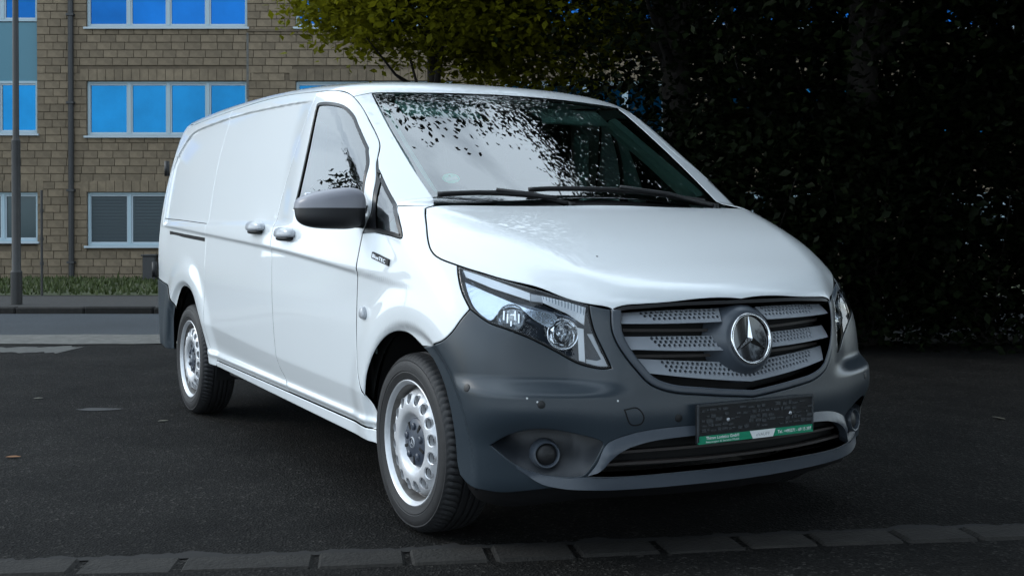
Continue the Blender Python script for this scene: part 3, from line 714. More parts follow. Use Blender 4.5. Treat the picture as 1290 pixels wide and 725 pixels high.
def panel(name,loop,fr,m,parent,gap=.003,res=(.05,.02),depth=.014,holes=(),hgap=.003,off=None,edge=.004,roll=.8,exact=True,snap=True,kind=None,shear=0.,flat=0.):
    """a sheet of the body surface inside a closed 3-D outline, with turned-in edges"""
    loop=dedupe(np.vstack(loop)); allp=np.vstack([loop]+[np.vstack(h) for h in holes]) if holes else loop
    fr.start(allp)
    lps=[loop]+[dedupe(np.vstack(h)) for h in holes]; cnt=[len(l) for l in lps]; A=np.vstack(lps)
    if snap: A=lift(fr,fr.uv(A))
    NA=grad(A); rings=[]; b=0
    for k,n in enumerate(cnt):
        P,Np=A[b:b+n],NA[b:b+n]; b+=n
        g=gap if k==0 else -hgap
        P0,mm=shrink(P,fr,g,None,Np); P1=P0+mm*(edge if k==0 else -edge)
        if k>0: mm=-mm
        rings.append([fr.uv(P0),fr.uv(P1),mm])
    outer=rings[0][0]; (u0,v0),(u1,v1)=outer.min(0),outer.max(0)
    gu=np.arange(u0,u1,res[0]); gv=np.arange(v0,v1,res[1])
    X=np.stack(np.meshgrid(gu,gv,indexing='ij'),-1); 
    if shear: X=np.stack(np.meshgrid(gu,np.arange(v0-.2,v1+.2,res[1]),indexing='ij'),-1); X[...,1]+=shear*(X[...,0]-(u0+u1)/2)
    else: X[:,1::2,0]+=res[0]*.5
    X=X.reshape(-1,2)
    ok=inside(X,rings[0][1])
    for r in rings[1:]: ok&=~inside(X,r[1])
    X=X[ok]; sc=np.array([res[0],res[1]])
    for r in rings:
        B=r[1]/sc; Xs=X/sc; dm=np.full(len(X),9.)
        for s in range(0,len(B)): dm=np.minimum(dm,((Xs-B[s])**2).sum(1))
        X=X[dm>.30]
    pts=[];edges=[]
    for r in rings:
        for uvr in r[:2] if edge>0 else r[:1]:
            b=len(pts); n=len(uvr); pts+=list(map(tuple,uvr)); edges+=[(b+i,b+(i+1)%n) for i in range(n)]
    nb=len(pts); pts+=list(map(tuple,X))
    vo,eo,fo,ov,_,_=delaunay_2d_cdt([Vector(p) for p in pts],edges,[],0,1e-6)
    Q=np.array([tuple(v) for v in vo]); T=np.array([t for t in fo])
    c=Q[T].mean(1); ok=inside(c,rings[0][0])
    for r in rings[1:]: ok&=~inside(c,r[0])
    T=T[ok]
    P=lift(fr,Q); N=grad(P)
    tri=P[T]; fl=(np.cross(tri[:,1]-tri[:,0],tri[:,2]-tri[:,0])*N[T].mean(1)).sum(1)<0; T[fl]=T[fl][:,::-1]
    N2=N.copy(); drop=np.zeros(len(P))
    lookup={}
    for i,o_ in enumerate(ov):
        for k in o_: lookup[k]=i
    b=0; ringix=[]
    for r in rings:
        n=len(r[0]); ix=[lookup.get(b+i) for i in range(n)]; ringix.append(ix)
        if edge>0:
            for i,j in enumerate(ix):
                if j is not None: N2[j]=N[j]-r[2][i]*roll; drop[j]=.0015
        b+=n*(2 if edge>0 else 1)
    if flat: N2=(1-flat)*N2+flat*N2.mean(0)
    N2/=np.linalg.norm(N2,axis=1,keepdims=True)
    if off is not None: P=P+N*off(P,Q)[:,None]
    P=P-N*drop[:,None]
    V=P.tolist(); F=T.tolist(); NN=N2.tolist()
    if depth>0:
        for r,ix in zip(rings,ringix):
            ix=[i for i in ix if i is not None]; n=len(ix); b0=len(V)
            top=P[ix]; cn=top-N[ix]*depth
            V+=top.tolist()+cn.tolist()
            # outward facing normals of the turned edge
            e=np.roll(top,-1,0)-np.roll(top,1,0); o_=np.cross(e,N[ix]); o_/=np.linalg.norm(o_,axis=1,keepdims=True)+1e-9
            mmm=np.zeros((n,3)); 
            NN+=o_.tolist()*1+o_.tolist(); 
            for i in range(n): F.append([b0+i,b0+(i+1)%n,b0+n+(i+1)%n,b0+n+i])
    o=mk(name,V,F,m,parent,None if (off is not None and not exact) else NN,True,kind)
    return o
def front_pts(yz): # points of the front, given as (y,z), laid on the surface
    q=np.array(yz,float); O=np.stack([np.full(len(q),1.1),q[:,0],q[:,1]],-1); return cast_c(O,np.broadcast_to([-1.,0,0],O.shape))
def side_pts(xz,y=-1.15):
    q=np.array(xz,float); O=np.stack([q[:,0],np.full(len(q),y),q[:,1]],-1); return cast_c(O,np.broadcast_to([0.,1,0],O.shape))
def mir(P): return np.array(P)[::-1]*[1,-1,1]
FS=Lin((0,1,0),(1,0,0)); FT=Lin((0,0,-1),(1,0,0)); FD=Lin((-.35,.80,-.45),(1,0,0)); FDF=Lin((-.62,.70,-.30),(.7,.7,0)); FC=Cyl(-.2); FR=Cyl(-3.3,-1.)
ln={k:np.array(v) for k,v in LN.items()}
van=empty('delivery_van',(0,0,0),'white delivery van with dark grey plastic bumper parked at an angle on the tarmac','van')
# ---- shared outlines (right-hand side)
RG=ln['roofgap']; rg_x=RG[:,0]
hood_side=crv(ln['hood_side'],.02)
quarter=[crv(ln['quarter_front']),crv(ln['quarter_low'],.012),crv(ln['quarter_rear'])]
door_front=np.vstack([crv(np.vstack([RG[-1:],ln['door_front_up'][1:]])),crv(side_pts([(-.401,1.119),(-.425,1.05),(-.448,.95),(-.458,.77),(-.450,.64),(-.40,.50),(-.33,.405),(-.305,.335)]))])
def zb(x): return .386-.0243*(x+1.455)
def zdoor(x): return zb(x)-.030
def zsill(x): return zb(x)-.064-.022*np.clip((x+2.6)/2.3,0,1)
dbx=lambda a,b,fz_:crv(side_pts([(x,fz_(x)) for x in np.linspace(a,b,12)]))
door_rear=crv(side_pts([(-1.372,zdoor(-1.372)),(-1.40,.40),(-1.470,.47),(-1.510,.62),(-1.530,.80),(-1.548,1.05),(-1.51,1.24),(-1.42,1.45),(-1.33,1.66)]))
door_rear=np.vstack([door_rear,crv(np.vstack([door_rear[-1:],np.array([[-1.29,-.79,1.787]])]))])
rgc=crv(RG,.02); rg_door=rgc[rgc[:,0]>-1.285]; PJ=np.array([[-2.745]+[float(np.interp(-2.745,rgc[:,0],rgc[:,k])) for k in(1,2)]]); rg_slide=np.vstack([PJ,rgc[(rgc[:,0]<-1.30)&(rgc[:,0]>-2.735)]]); rg_quart=np.vstack([rgc[rgc[:,0]<-2.755],PJ])
arch_f=crv(np.vstack([side_pts([(-.305,zsill(-.305)),(-.315,.335)]),ln['arch_front']]),.012); i_bf=int(np.argmin(np.abs(arch_f-ln['bump_fend'][-1]).sum(1)))
arch_r=crv(side_pts([(-3.56,.36),(-3.54,.424),(-3.517,.568),(-3.413,.699),(-3.293,.768),(-3.177,.778),(-3.065,.742),(-2.957,.640),(-2.87,.54),(-2.82,.45),(-2.79,.40),(-2.775,zsill(-2.78))]),.015)
# ---- roof with both roof rails, then the windscreen pillars
ws=crv(ln['ws_side'],.02); ws_top=crv([(-.944,-.678,1.75),(-.875,-.45,1.75),(-.835,-.2,1.75),(-.825,0,1.75)],.02)
ws_top=np.vstack([ws_top,mir(ws_top)[1:]])
rr=rgc[rgc[:,0]<-.93]; rear_line=crv([(-3.586,-.797,1.801),(-3.75,-.77,1.79),(-3.83,-.70,1.8),(-3.87,-.4,1.8),(-3.88,0,1.8)],.03)
FT.start(rear_line); rear_line=lift(FT,FT.uv(rear_line))
rl=np.vstack([rear_line,mir(rear_line)[1:]])
roof=panel('roof',[rr,crv([rr[-1],ws_top[0]],.01),ws_top,crv(mir([rr[-1],ws_top[0]]),.01),mir(rr),rl[::-1]],FT,PAINT,van,gap=0,res=(.05,.03),depth=0,edge=0)
rp_=rgc[rgc[:,0]>=-.95]
rp_=np.vstack([rr[-1:],rp_])
pil=panel('a_pillar',[rp_,crv([rp_[-1],quarter[0][0]]),quarter[0][:-4],crv(np.vstack([quarter[0][-5:-4],ln['pillar_base'][0:]])),crv(ln['ws_side'][::-1],.02),crv([ws_top[0],rr[-1]],.01)],FD,PAINT,van,gap=.001,res=(.03,.015),depth=.012)
# ---- hood
hr=crv([(-.091,-.817,1.215),(-.085,-.70,1.2),(-.05,-.5,1.2),(-.022,-.25,1.2),(-.014,0,1.2)]); hr=np.vstack([hr,mir(hr)[1:]])
hf=crv(front_pts([(-.503,.862),(-.47,.873),(-.40,.878),(-.28,.884),(0,.886)])); hf=np.vstack([hf,mir(hf)[1:]])
hood=panel('hood',[hood_side,hf,mir(hood_side),hr[::-1]],FT,PAINT,van,gap=.0035,res=(.03,.03),depth=.02)
# ---- windscreen
wsb=crv([(-.150,-.762,1.24),(-.14,-.70,1.2),(-.10,-.5,1.2),(-.07,-.25,1.2),(-.062,0,1.2)]); wsb=np.vstack([wsb,mir(wsb)[1:]])
i0=int(np.argmin(np.abs(ws[:,0]+.15)))
wsl=[ws[:i0+1],wsb,mir(ws[:i0+1]),ws_top[::-1]]
scr=panel('windscreen',wsl,FT,GLASS,van,gap=.005,res=(.05,.05),depth=0,edge=.003,roll=.4,off=lambda P,Q:np.full(len(P),-.003))
fi=crv(np.vstack([[(-.918,-.655,1.75),(-.86,-.672,1.70)],ln['frit_in']]),.02)
fi2=crv([fi[-1],(-.118,-.25,1.27),(-.108,0,1.27)]); fit=crv([(-.918,-.655,1.75),(-.852,-.45,1.75),(-.806,-.2,1.75),(-.797,0,1.75)])
hole=[fi,fi2,mir(fi2),mir(fi),mir(fit),fit[::-1]]
panel('frit_band',wsl,FT,FRIT,scr,gap=.006,res=(.04,.04),depth=0,edge=0,holes=[hole],hgap=0,off=lambda P,Q:np.full(len(P),-.009))
cw=[hr,crv([hr[-1],wsb[-1]]),wsb[::-1],crv([wsb[0],hr[0]])]
panel('cowl',cw,FT,BLACK,van,gap=-.012,res=(.03,.03),depth=0,edge=0,off=lambda P,Q:np.full(len(P),-.022))
# ---- fender
hb=hood_side[hood_side[:,0]<=.279+1e-6]
fend=panel('fender',[crv(ln['pillar_base'],.015),crv([ln['pillar_base'][-1],hb[0]],.01),hb,crv(ln['lamp_out'],.015),crv(ln['bump_fend'],.015),arch_f[:i_bf+1][::-1],
   crv([arch_f[0],side_pts([(-.305,zsill(-.305))])[0]],.01),door_front[door_front[:,2]<1.121][::-1],crv([door_front[door_front[:,2]<1.121][0],quarter[1][-1]],.02),quarter[1][::-1],quarter[0][-5:][::-1],crv([quarter[0][-5],ln['pillar_base'][0]],.02)],
   FD,PAINT,van,gap=.003,res=(.018,.008))
mirror_list=[pil,fend]
# ---- doors
win=[crv(ln['door_win_rear']),crv(ln['door_win_top']),crv(ln['door_win_front']),crv(ln['door_win_low'])]
fd=panel('front_door',[door_front,dbx(-.305,-1.372,zdoor),door_rear,rg_door],FS,PAINT,van,gap=.003,res=(.025,.007),holes=[win],hgap=0,shear=-.045)
win_in=shrink(dedupe(np.vstack(win)),FS,.017)[0]
panel('window_seal',win,FS,SEAL,fd,gap=.0,res=(.05,.05),holes=[[win_in]],hgap=0,depth=.01,edge=.003,off=lambda P,Q:np.full(len(P),.001))
panel('window',[win_in],FS,SGLASS,fd,gap=-.004,res=(.06,.04),depth=0,edge=0,flat=.6,off=lambda P,Q:np.full(len(P),-.006))
qg=panel('quarter_window',quarter,FD,SGLASS,van,gap=.012,res=(.04,.03),depth=0,edge=0,flat=.8,off=lambda P,Q:np.full(len(P),-.004))
panel('window_seal',quarter,FD,SEAL,qg,gap=.001,res=(.04,.02),holes=[[shrink(dedupe(np.vstack(quarter)),FD,.016)[0]]],hgap=0,depth=.01,edge=0)
mirror_list+=[fd,qg]
# fixed seal strip between the door's front post and the quarter window
sl_=[crv(np.vstack([RG[-1:],ln['door_front_up'][1:]])),crv([ln['door_front_up'][-1],quarter[1][-1]],.02),quarter[2],crv([quarter[0][0],RG[-1]],.02)]
panel('mirror_sail',sl_,FD,SEAL,qg,gap=-.002,res=(.03,.02),depth=0,edge=0,off=lambda P,Q:np.full(len(P),-.003))
sd_=panel('sliding_door',[rg_slide,door_rear[::-1],dbx(-1.372,-2.60,zdoor),crv(side_pts([(-2.60,zdoor(-2.6)),(-2.70,.46),(-2.742,.60),(-2.745,1.0),(-2.745,1.5)])),crv([side_pts([(-2.745,1.5)])[0],rg_slide[0]])],FS,PAINT,van,gap=.0016,res=(.013,.0045),roll=.2)
# rear quarter
rear_c=[(-3.586,1.801),(-3.70,1.77),(-3.79,1.65),(-3.835,1.5),(-3.865,1.3),(-3.885,1.1),(-3.89,.90),(-3.888,.80)]
rq=np.vstack([rg_quart[:1],side_pts(rear_c[1:])])
bt=crv(side_pts([(-3.888,.80),(-3.75,.782),(-3.60,.757),(-3.47,.63)]),.02)
ai=int(np.argmin(np.abs(arch_r-bt[-1]).sum(1)))
sq=panel('side_panel',[rg_quart[::-1],crv([rg_quart[-1]*0+rg_quart[-1],side_pts([(-2.745,1.5)])[0]])[:1] if False else crv(rq,.03)[1:] if False else np.zeros((0,3)),
  crv(rq,.03)[1:],bt[1:],arch_r[ai:],crv(side_pts([(-2.775,zsill(-2.78)),(-2.62,zsill(-2.62))])),crv(side_pts([(-2.62,zsill(-2.62)),(-2.60,zdoor(-2.6)),(-2.70,.46),(-2.742,.60),(-2.745,1.0),(-2.745,1.5)])),crv([side_pts([(-2.745,1.5)])[0],rg_quart[-1]])],FS,PAINT,van,gap=.0016,res=(.008,.006),roll=.2)
mirror_list+=[sd_,sq]
sill=panel('sill',[dbx(-.312,-2.60,lambda x:zdoor(x)-.0005),dbx(-2.60,-.312,zsill)],FS,PAINT,van,gap=.002,res=(.08,.012),depth=.03,off=lambda P,Q:np.full(len(P),.004))
mirror_list.append(sill)
# rail slot and the thin seam above it
def strip_on_side(name,pts,wd,h,m,par,out=.001):
    c=crv(side_pts(pts),.05); n=grad(c); up=np.array([0,0,1.])
    V=np.vstack([c+up*wd/2+n*out,c-up*wd/2+n*out,c+up*wd/2-n*h,c-up*wd/2-n*h]); k=len(c)
    F=[(i,i+1,k+i+1,k+i) for i in range(k-1)]+[(i,2*k+i,2*k+i+1,i+1) for i in range(k-1)]+[(k+i,k+i+1,3*k+i+1,3*k+i) for i in range(k-1)]
    return mk(name,V,F,m,par)
strip_on_side('door_rail',[(-3.62,1.106),(-3.2,1.087),(-2.77,1.069)],.022,.01,VOID,sq)
strip_on_side('seam',[(-3.80,1.199),(-3.3,1.182),(-2.75,1.161)],.004,.004,BLACK,sq)
# ---- rear end
rb_t=np.vstack([bt[::-1][:0],side_pts([(-3.60,.757),(-3.75,.782),(-3.888,.80)])]); 
def rear_pts(yz):
    q=np.array(yz,float); O=np.stack([np.full(len(q),-4.4),q[:,0],q[:,1]],-1); return cast_c(O,np.broadcast_to([1.,0,0],O.shape))
rtop=crv(np.vstack([bt[::-1],rear_pts([(-.80,.80),(-.4,.80),(0,.80)])[1:]]),.03)
rbot=crv(np.vstack([side_pts([(-3.56,.36),(-3.75,.36),(-3.88,.37)]),rear_pts([(-.75,.37),(-.4,.37),(0,.37)])]),.03)
ab=arch_r[:ai+1]
panel('rear_bumper',[ab[::-1],rbot,mir(rbot)[1:],mir(ab[::-1]),mir(rtop),rtop[::-1][1:]],FR,PLAST,van,gap=.002,res=(.03,.04),off=lambda P,Q:np.full(len(P),.006))
rq3=crv(rq,.03)[1:]; rtopR=crv(np.vstack([side_pts([(-3.888,.80)]),rear_pts([(-.80,.80),(-.4,.80),(-.002,.80)])]),.03)
roofR=rear_line
rd=panel('rear_door',[rtopR,crv(np.vstack([rear_pts([(-.002,.80),(-.002,1.3),(-.002,1.70)]),roofR[-1:]])) ,roofR[::-1],crv(rq,.03)],FR,PAINT,van,gap=.003,res=(.03,.04))
mirror_list.append(rd)
for z_ in (1.53,.86):
    m=MB(); p=side_pts([(-3.845 if z_>1 else -3.88,z_)])[0]; m.tube([p+[-.035,-.022,-.05],p+[-.035,-.022,.05]],.017,8); m.build('door_hinge',BLACK,rd,True)
# ---- front bumper
gl_=[(-.508,.863),(-.512,.80),(-.503,.758),(-.478,.705),(-.447,.66),(-.404,.613),(-.337,.585),(-.19,.566),(0,.548)]
grille_l=crv(front_pts(gl_),.012); grille_full=np.vstack([grille_l,mir(grille_l)[1:]])
bb=crv(np.vstack([ln['bump_bottom'][:-1],front_pts([(-.50,.274),(-.25,.273),(0,.272)])]),.015)
hs2=hood_side[hood_side[:,0]>=.674]
top=[arch_f[i_bf:][::-1],crv(ln['bump_fend'],.012)[::-1],crv(ln['lamp_low'],.012),crv(ln['lamp_in'],.012),hs2]
half=np.vstack(top)
TO=[(-.600,.306),(-.578,.345),(-.548,.415),(-.484,.443),(-.404,.458),(-.273,.465),(0,.466)]
tri_o=crv(front_pts(TO),.012); tri_o=np.vstack([tri_o,mir(tri_o)[1:]])
lipl=crv(front_pts([(-.600,.304),(-.508,.300),(-.25,.305),(0,.307)]),.015); lipl=np.vstack([lipl,mir(lipl)[1:]])
fog_t=crv(np.vstack([ln['fog_top'][:-1],front_pts([(-.560,.412)])]),.01)
fog_b=crv(front_pts([(-.560,.412),(-.590,.345),(-.612,.309),(-.66,.303),(-.733,.313),(-.802,.342),(-.850,.385),(-.873,.408)]),.01)
fogh=[fog_t,fog_b]
BF=panel('front_bumper',[half,grille_full,mir(half),mir(bb),bb[::-1]],FC,PLAST,van,gap=.0025,res=(.016,.011),depth=.03,
   holes=[[tri_o,lipl[::-1]],fogh,[mir(np.vstack(fogh))]],hgap=0)
# trim that frames the lower intake
TB=[(-.600,.306),(-.560,.335),(-.535,.366),(-.496,.395),(-.416,.421),(-.27,.434),(0,.436)]
tri_i=crv(front_pts(TB),.012); tri_i=np.vstack([tri_i,mir(tri_i)[1:]])
def trim_off(P,Q):
    return .004+0*P[:,2]
panel('intake_trim',[tri_o,tri_i[::-1]],FC,PLAST2,BF,gap=.0,res=(.02,.01),depth=.03,off=lambda P,Q:.014*np.clip((np.interp(np.abs(P[:,1]),[-t[0] for t in TO[::-1]],[t[1] for t in TO[::-1]])-P[:,2])/.03,0,1)+.001,exact=False,edge=0)
panel('intake_void',[tri_o,lipl[::-1]],FC,VOID,BF,gap=-.004,res=(.04,.03),depth=0,edge=0,off=lambda P,Q:np.full(len(P),-.06))
def front_bar(name,yz,h,off_,m,par,th=.012):
    c=crv(front_pts(yz),.03); c=np.vstack([c,mir(c)[1:]]); n=grad(c); c=c-n*off_; up=np.array([0,0,1.])
    k=len(c); V=np.vstack([c+up*h/2,c-up*h/2,c+up*h/2-n*th,c-up*h/2-n*th])
    F=[(i,i+1,k+i+1,k+i) for i in range(k-1)]+[(2*k+i,2*k+i+1,i+1,i) for i in range(k-1)]+[(k+i,k+i+1,3*k+i+1,3*k+i) for i in range(k-1)]
    return mk(name,V,F,m,par)
BAR=mat('intake_bar',(.030,.024,.022),.5)
front_bar('intake_slat',[(-.50,.382),(-.269,.387),(0,.388)],.009,.018,BAR,BF); front_bar('intake_slat',[(-.55,.338),(-.265,.340),(0,.341)],.009,.018,BAR,BF)
# lip under the intake and the soft spoiler below it
lip_t=crv(front_pts([(-.80,.337),(-.733,.311),(-.66,.300),(-.600,.302),(-.508,.298),(-.25,.303),(0,.305)]),.015); lip_t=np.vstack([lip_t,mir(lip_t)[1:]])
lip_b=crv(front_pts([(-.80,.330),(-.733,.285),(-.66,.272),(-.600,.270),(-.508,.268),(-.25,.271),(0,.271)]),.015); lip_b=np.vstack([lip_b,mir(lip_b)[1:]])
panel('bumper_lip',[lip_t,lip_b[::-1]],FC,PLAST2,BF,gap=0,res=(.02,.008),depth=.03,off=lambda P,Q:.002+.020*np.clip((.304-P[:,2])/.034,0,1)**1.3,exact=False,edge=0)
sp_t=np.vstack([bb,mir(bb)[1:]]); V=np.vstack([sp_t*[.985,.985,1]+[0,0,.015],sp_t*[.95,.95,1]-[0,0,.055],sp_t*[.90,.90,1]-[0,0,.06]]); k=len(sp_t)
mk('spoiler',V,[(r*k+i,r*k+k+i,r*k+k+i+1,r*k+i+1) for r in(0,1) for i in range(k-1)],BLACK,BF,smooth=True)
# fog lamp pocket
zt=lambda y:np.interp(np.abs(y),[.548,.56,.658,.762,.834,.873],[.415,.421,.455,.468,.444,.408]); zl=lambda y:np.interp(np.abs(y),[.56,.59,.612,.66,.733,.802,.85,.873],[.412,.345,.309,.303,.313,.342,.385,.408])
fr_=panel('fog_recess',fogh,FC,mat('recess_plastic',(.016,.019,.024),.45),BF,gap=-.001,res=(.014,.008),depth=0,edge=0,off=lambda P,Q:-.095*(1-(1-np.clip((P[:,2]-zl(P[:,1]))/(zt(P[:,1])-zl(P[:,1])+.005),0,1))**1.7)*np.clip((np.abs(P[:,1])-.555)/.09,0,1)**.7-.002,exact=False)
fc=np.array([.640,-.717,.378]); fax=np.array([.93,-.34,.08])
m=MB(); m.lathe([(.036,-.05),(.052,-.05),(.047,-.004),(.043,.004),(.039,.003),(.036,-.012)],fc,fax,28); fb=auto_smooth(m.build('fog_lamp_bezel',PLAST2,BF))
m=MB(); m.lathe([(.037,-.012),(.030,-.006),(.015,-.002),(.0005,-.001)],fc,fax,28); fg=m.build('fog_lamp',BLACK,BF,True)
for o in (fr_,fb,fg): mirror_tree(o,BF)
# parking sensors and towing-eye cover
for q in ln['sensor']:
    n=grad(q[None])[0]; m=MB(); m.lathe([(.0135,-.004),(.0135,.0015),(.011,.0025),(.0004,.0027)],q,n,16); mirror_tree(auto_smooth(m.build('parking_sensor',BLACK,BF)),BF)
tw=crv(np.vstack([ln['tow'],ln['tow'][:1]]),.006)
panel('tow_seam',[tw],FC,VOID,BF,gap=-.003,res=(.01,.01),depth=0,edge=0,off=lambda P,Q:np.full(len(P),.0006))
panel('tow_cover',[tw],FC,PLAST,BF,gap=.001,res=(.01,.01),depth=.001,edge=.002,off=lambda P,Q:np.full(len(P),.0014))
CHIP=mat('stone_chip',(.7,.72,.72),.5)
for (x_,y_,z_) in [(.620,-.792,.572),(.650,-.763,.560),(.765,-.515,.560)]:
    q=front_pts([(y_,z_)])[0]; m=MB(); m.lathe([(.004,-.001),(.003,.0008),(.0003,.001)],q,grad(q[None])[0],8); m.build('paint_chip',CHIP,BF)
def lift_top(P): FT.start(P); return lift(FT,FT.uv(P))
# ---- grille
gc=crv(front_pts([(-.503,.862),(-.47,.873),(-.40,.878),(-.28,.884),(0,.886)])); gtop=np.vstack([gc,mir(gc)[1:]])
GR=panel('grille',[grille_full,gtop[::-1]],FC,VOID,van,gap=-.004,res=(.05,.04),depth=0,edge=0,off=lambda P,Q:np.full(len(P),-.075))
def inset(yz,d0,d1):
    q=np.array(yz,float); e=np.gradient(q,axis=0); e/=np.linalg.norm(e,axis=1,keepdims=True); n=np.stack([-e[:,1],e[:,0]],-1)
    if (n[0]@np.array([1,0]))<0: n=-n
    t=np.linspace(0,1,len(q))[:,None]; return q+n*(d0+(d1-d0)*t)
gyz=grille_l[:,1:]; gin=inset(gyz,.030,.024); gin[-1,0]=0; gin=front_pts(gin); gin_full=np.vstack([gin,mir(gin)[1:]])
panel('grille_frame',[grille_full,gin_full[::-1]],FC,PLAST2,GR,gap=.001,res=(.012,.010),depth=.05,edge=.007,roll=1.3,off=lambda P,Q:np.full(len(P),.004))
panel('grille_top_seal',[gtop,front_pts([(y_,z_-.012) for y_,z_ in gtop[::-1][:,1:]])],FC,BLACK,GR,gap=.0,res=(.03,.02),depth=.03,edge=0,off=lambda P,Q:np.full(len(P),-.004))
def hexes(y0,y1,rows,zf,pitch=.0192,r=.0066,cond=None):
    out=[]
    for j,fr_ in enumerate(rows):
        y=y0+(pitch/2 if j%2 else 0)
        while y<y1:
            z=zf(y,fr_)
            if cond is None or cond(y,fr_): out.append([(y+r*math.cos(a)*.98,z+r*math.sin(a)) for a in np.arange(6)*math.pi/3+.52])
            y+=pitch
    flat=front_pts([p for h in out for p in h]); return [[flat[i*6:i*6+6]] for i in range(len(out))]
SLAT=mat('grille_slat_grey',(.26,.28,.31),.30,bump=.03,bscale=900)
def slat(tp,bt_,y0,y1,rows,full,cond=None):
    ty,tz=zip(*tp); by,bz_=zip(*bt_); zt_=lambda y:np.interp(y,ty,tz); zb_=lambda y:np.interp(y,by,bz_)
    t=crv(front_pts(tp),.02); b=crv(front_pts(bt_),.02)
    if full: t=np.vstack([t,mir(t)[1:]]); b=np.vstack([b,mir(b)[1:]])
    hz=lambda y,q: zb_(-abs(y))+(zt_(-abs(y))-zb_(-abs(y)))*q
    hs=hexes(y0,y1,rows,hz,cond=cond)
    return panel('slat',[t,b[::-1]],FC,SLAT,GR,gap=.001,res=(.03,.012),depth=.03,edge=0,holes=hs,hgap=0,
        off=lambda P,Q:-.036+.030*np.clip((zt_(-np.abs(P[:,1]))-P[:,2])/(zt_(-np.abs(P[:,1]))-zb_(-np.abs(P[:,1]))),0,1),exact=False)
s1=slat([(-.497,.858),(-.3,.869),(-.085,.871)],[(-.503,.815),(-.3,.812),(-.105,.812)],-.42,-.105,(.84,.59,.34),False,cond=lambda y,q:y>-.36-.06*q)
s2=slat([(-.496,.775),(-.3,.772),(-.112,.768)],[(-.474,.729),(-.3,.720),(-.095,.713)],-.41,-.115,(.84,.60,.36),False,cond=lambda y,q:y>-.335-.06*q and y<-.125+.02*(1-q))
mirror_tree(s1,GR); mirror_tree(s2,GR)
slat([(-.455,.702),(-.3,.690),(-.141,.679),(0,.665)],[(-.418,.650),(-.3,.633),(-.15,.615),(0,.600)],-.36,.36,(.82,.58,.34),True,cond=lambda y,q:abs(y)<.31+.06*q)
for z_ in (.793,.707):
    front_bar('grille_bar',[(-.47,z_+.002),(-.2,z_-.004),(0,z_-.008)],.010,.05,BAR,GR)
bc=front_pts([(0,.748)])[0]; bax=grad(bc[None])[0]; bx=np.array([0,1.,0]); bu=np.cross(bax,bx)
m=MB(); m.lathe([(.150,-.075),(.135,-.045),(.118,-.014),(.106,.002),(.098,.008),(.090,.008)],bc,bax,48); auto_smooth(m.build('badge_boss',PLAST2,GR),60)
m=MB(); m.lathe([(.094,.007),(.088,.006),(.0005,.006)],bc,bax,48); m.build('badge_disc',mat('gloss_black',(.004,.004,.005),.12,coat=1.),GR,True)
m=MB(); ang=np.linspace(0,2*math.pi,65); ringp=[(.0855+.0058*math.cos(a),.012+.0052*math.sin(a)) for a in np.linspace(0,2*math.pi,13)[:-1]]; m.lathe(ringp,bc,bax,64,closed=True); m.build('badge_ring',CHROME,GR,True)
m=MB(); ctr=bc+bax*.020; V=[ctr];  F=[]
base=[]
for k in range(3):
    a=math.pi/2+k*2*math.pi/3; tip=bc+bax*.0115+(bx*math.cos(a)+bu*math.sin(a))*.081
    a2=a+math.pi/3; val=bc+bax*.0085+(bx*math.cos(a2)+bu*math.sin(a2))*.0125
    V+=[tip,val]
for k in range(3):
    tip=1+2*k; val=2+2*k; pv=2+2*((k+2)%3)
    F+=[(0,pv,tip),(0,tip,val)]
mk('badge_star',V,F,CHROME,GR)
# ---- headlamps
hl_top=hood_side[(hood_side[:,0]>=.279-1e-6)&(hood_side[:,0]<=.6755)]
lampo=[crv(ln['lamp_out'],.012),crv(ln['lamp_low'],.012),crv(ln['lamp_in'],.012),hl_top[::-1]]
LP=np.vstack(lampo)
def bowl(P,Q):
    d=np.sqrt(((P[:,None,:]-LP[None])**2).sum(-1)).min(1); return -.010-.060*np.clip(d/.045,0,1)**.8
HLp=panel('headlight',lampo,FDF,LAMPH,van,gap=.005,res=(.014,.010),depth=0,edge=0,off=bowl,exact=False)
panel('lens',lampo,FDF,LENS,HLp,gap=.004,res=(.03,.02),depth=0,edge=.004,roll=.5)
panel('lens_rim',lampo,FDF,BLACK,HLp,gap=.002,res=(.05,.05),depth=.02,edge=0,holes=[[shrink(dedupe(LP),FDF,.008)[0]]],hgap=0,off=lambda P,Q:np.full(len(P),-.004))
def bezel(name,pts,m,off_,depth=.02,closed_crv=False):
    lp_=crv(np.vstack([pts,pts[:1]]),.015) if closed_crv else np.vstack([crv([a,b],.02) for a,b in zip(pts,np.roll(pts,-1,0))])
    return panel(name,[lp_],FDF,m,HLp,gap=0,res=(.03,.02),depth=depth,edge=.002,off=lambda P,Q:np.full(len(P),-off_))
bezel('light_strip',np.vstack([ln['hl_strip_t'],ln['hl_strip_b'][::-1]]),LAMPW,.005)
bezel('strip_joint',np.vstack([ln['hl_strip_t'][-1:],ln['hl_top2'][:1],ln['hl_bot2'][:1],ln['hl_strip_b'][-1:]]),SATIN,.008)
bezel('indicator_reflector',np.vstack([ln['hl_top2'],ln['hl_bot2'][::-1]]),LAMPW,.008)
RIB=MB()
for k in range(14):
    a=ln['hl_top2'][0]+(ln['hl_top2'][-1]-ln['hl_top2'][0])*(k+.5)/14; b=ln['hl_bot2'][0]+(ln['hl_bot2'][-1]-ln['hl_bot2'][0])*(k+.5)/14
    n=grad(np.stack([a,b])); RIB.tube([a-n[0]*.0065,(a*.55+b*.45)-n[0]*.0065],.0016,5)
RIB.build('reflector_ribs',LAMPB,HLp)
bezel('side_reflector',ln['hl_refl'],mat('lamp_mirror',(.55,.62,.70),.16,metal=.8,bump=.25,bscale=28),.016,closed_crv=True)
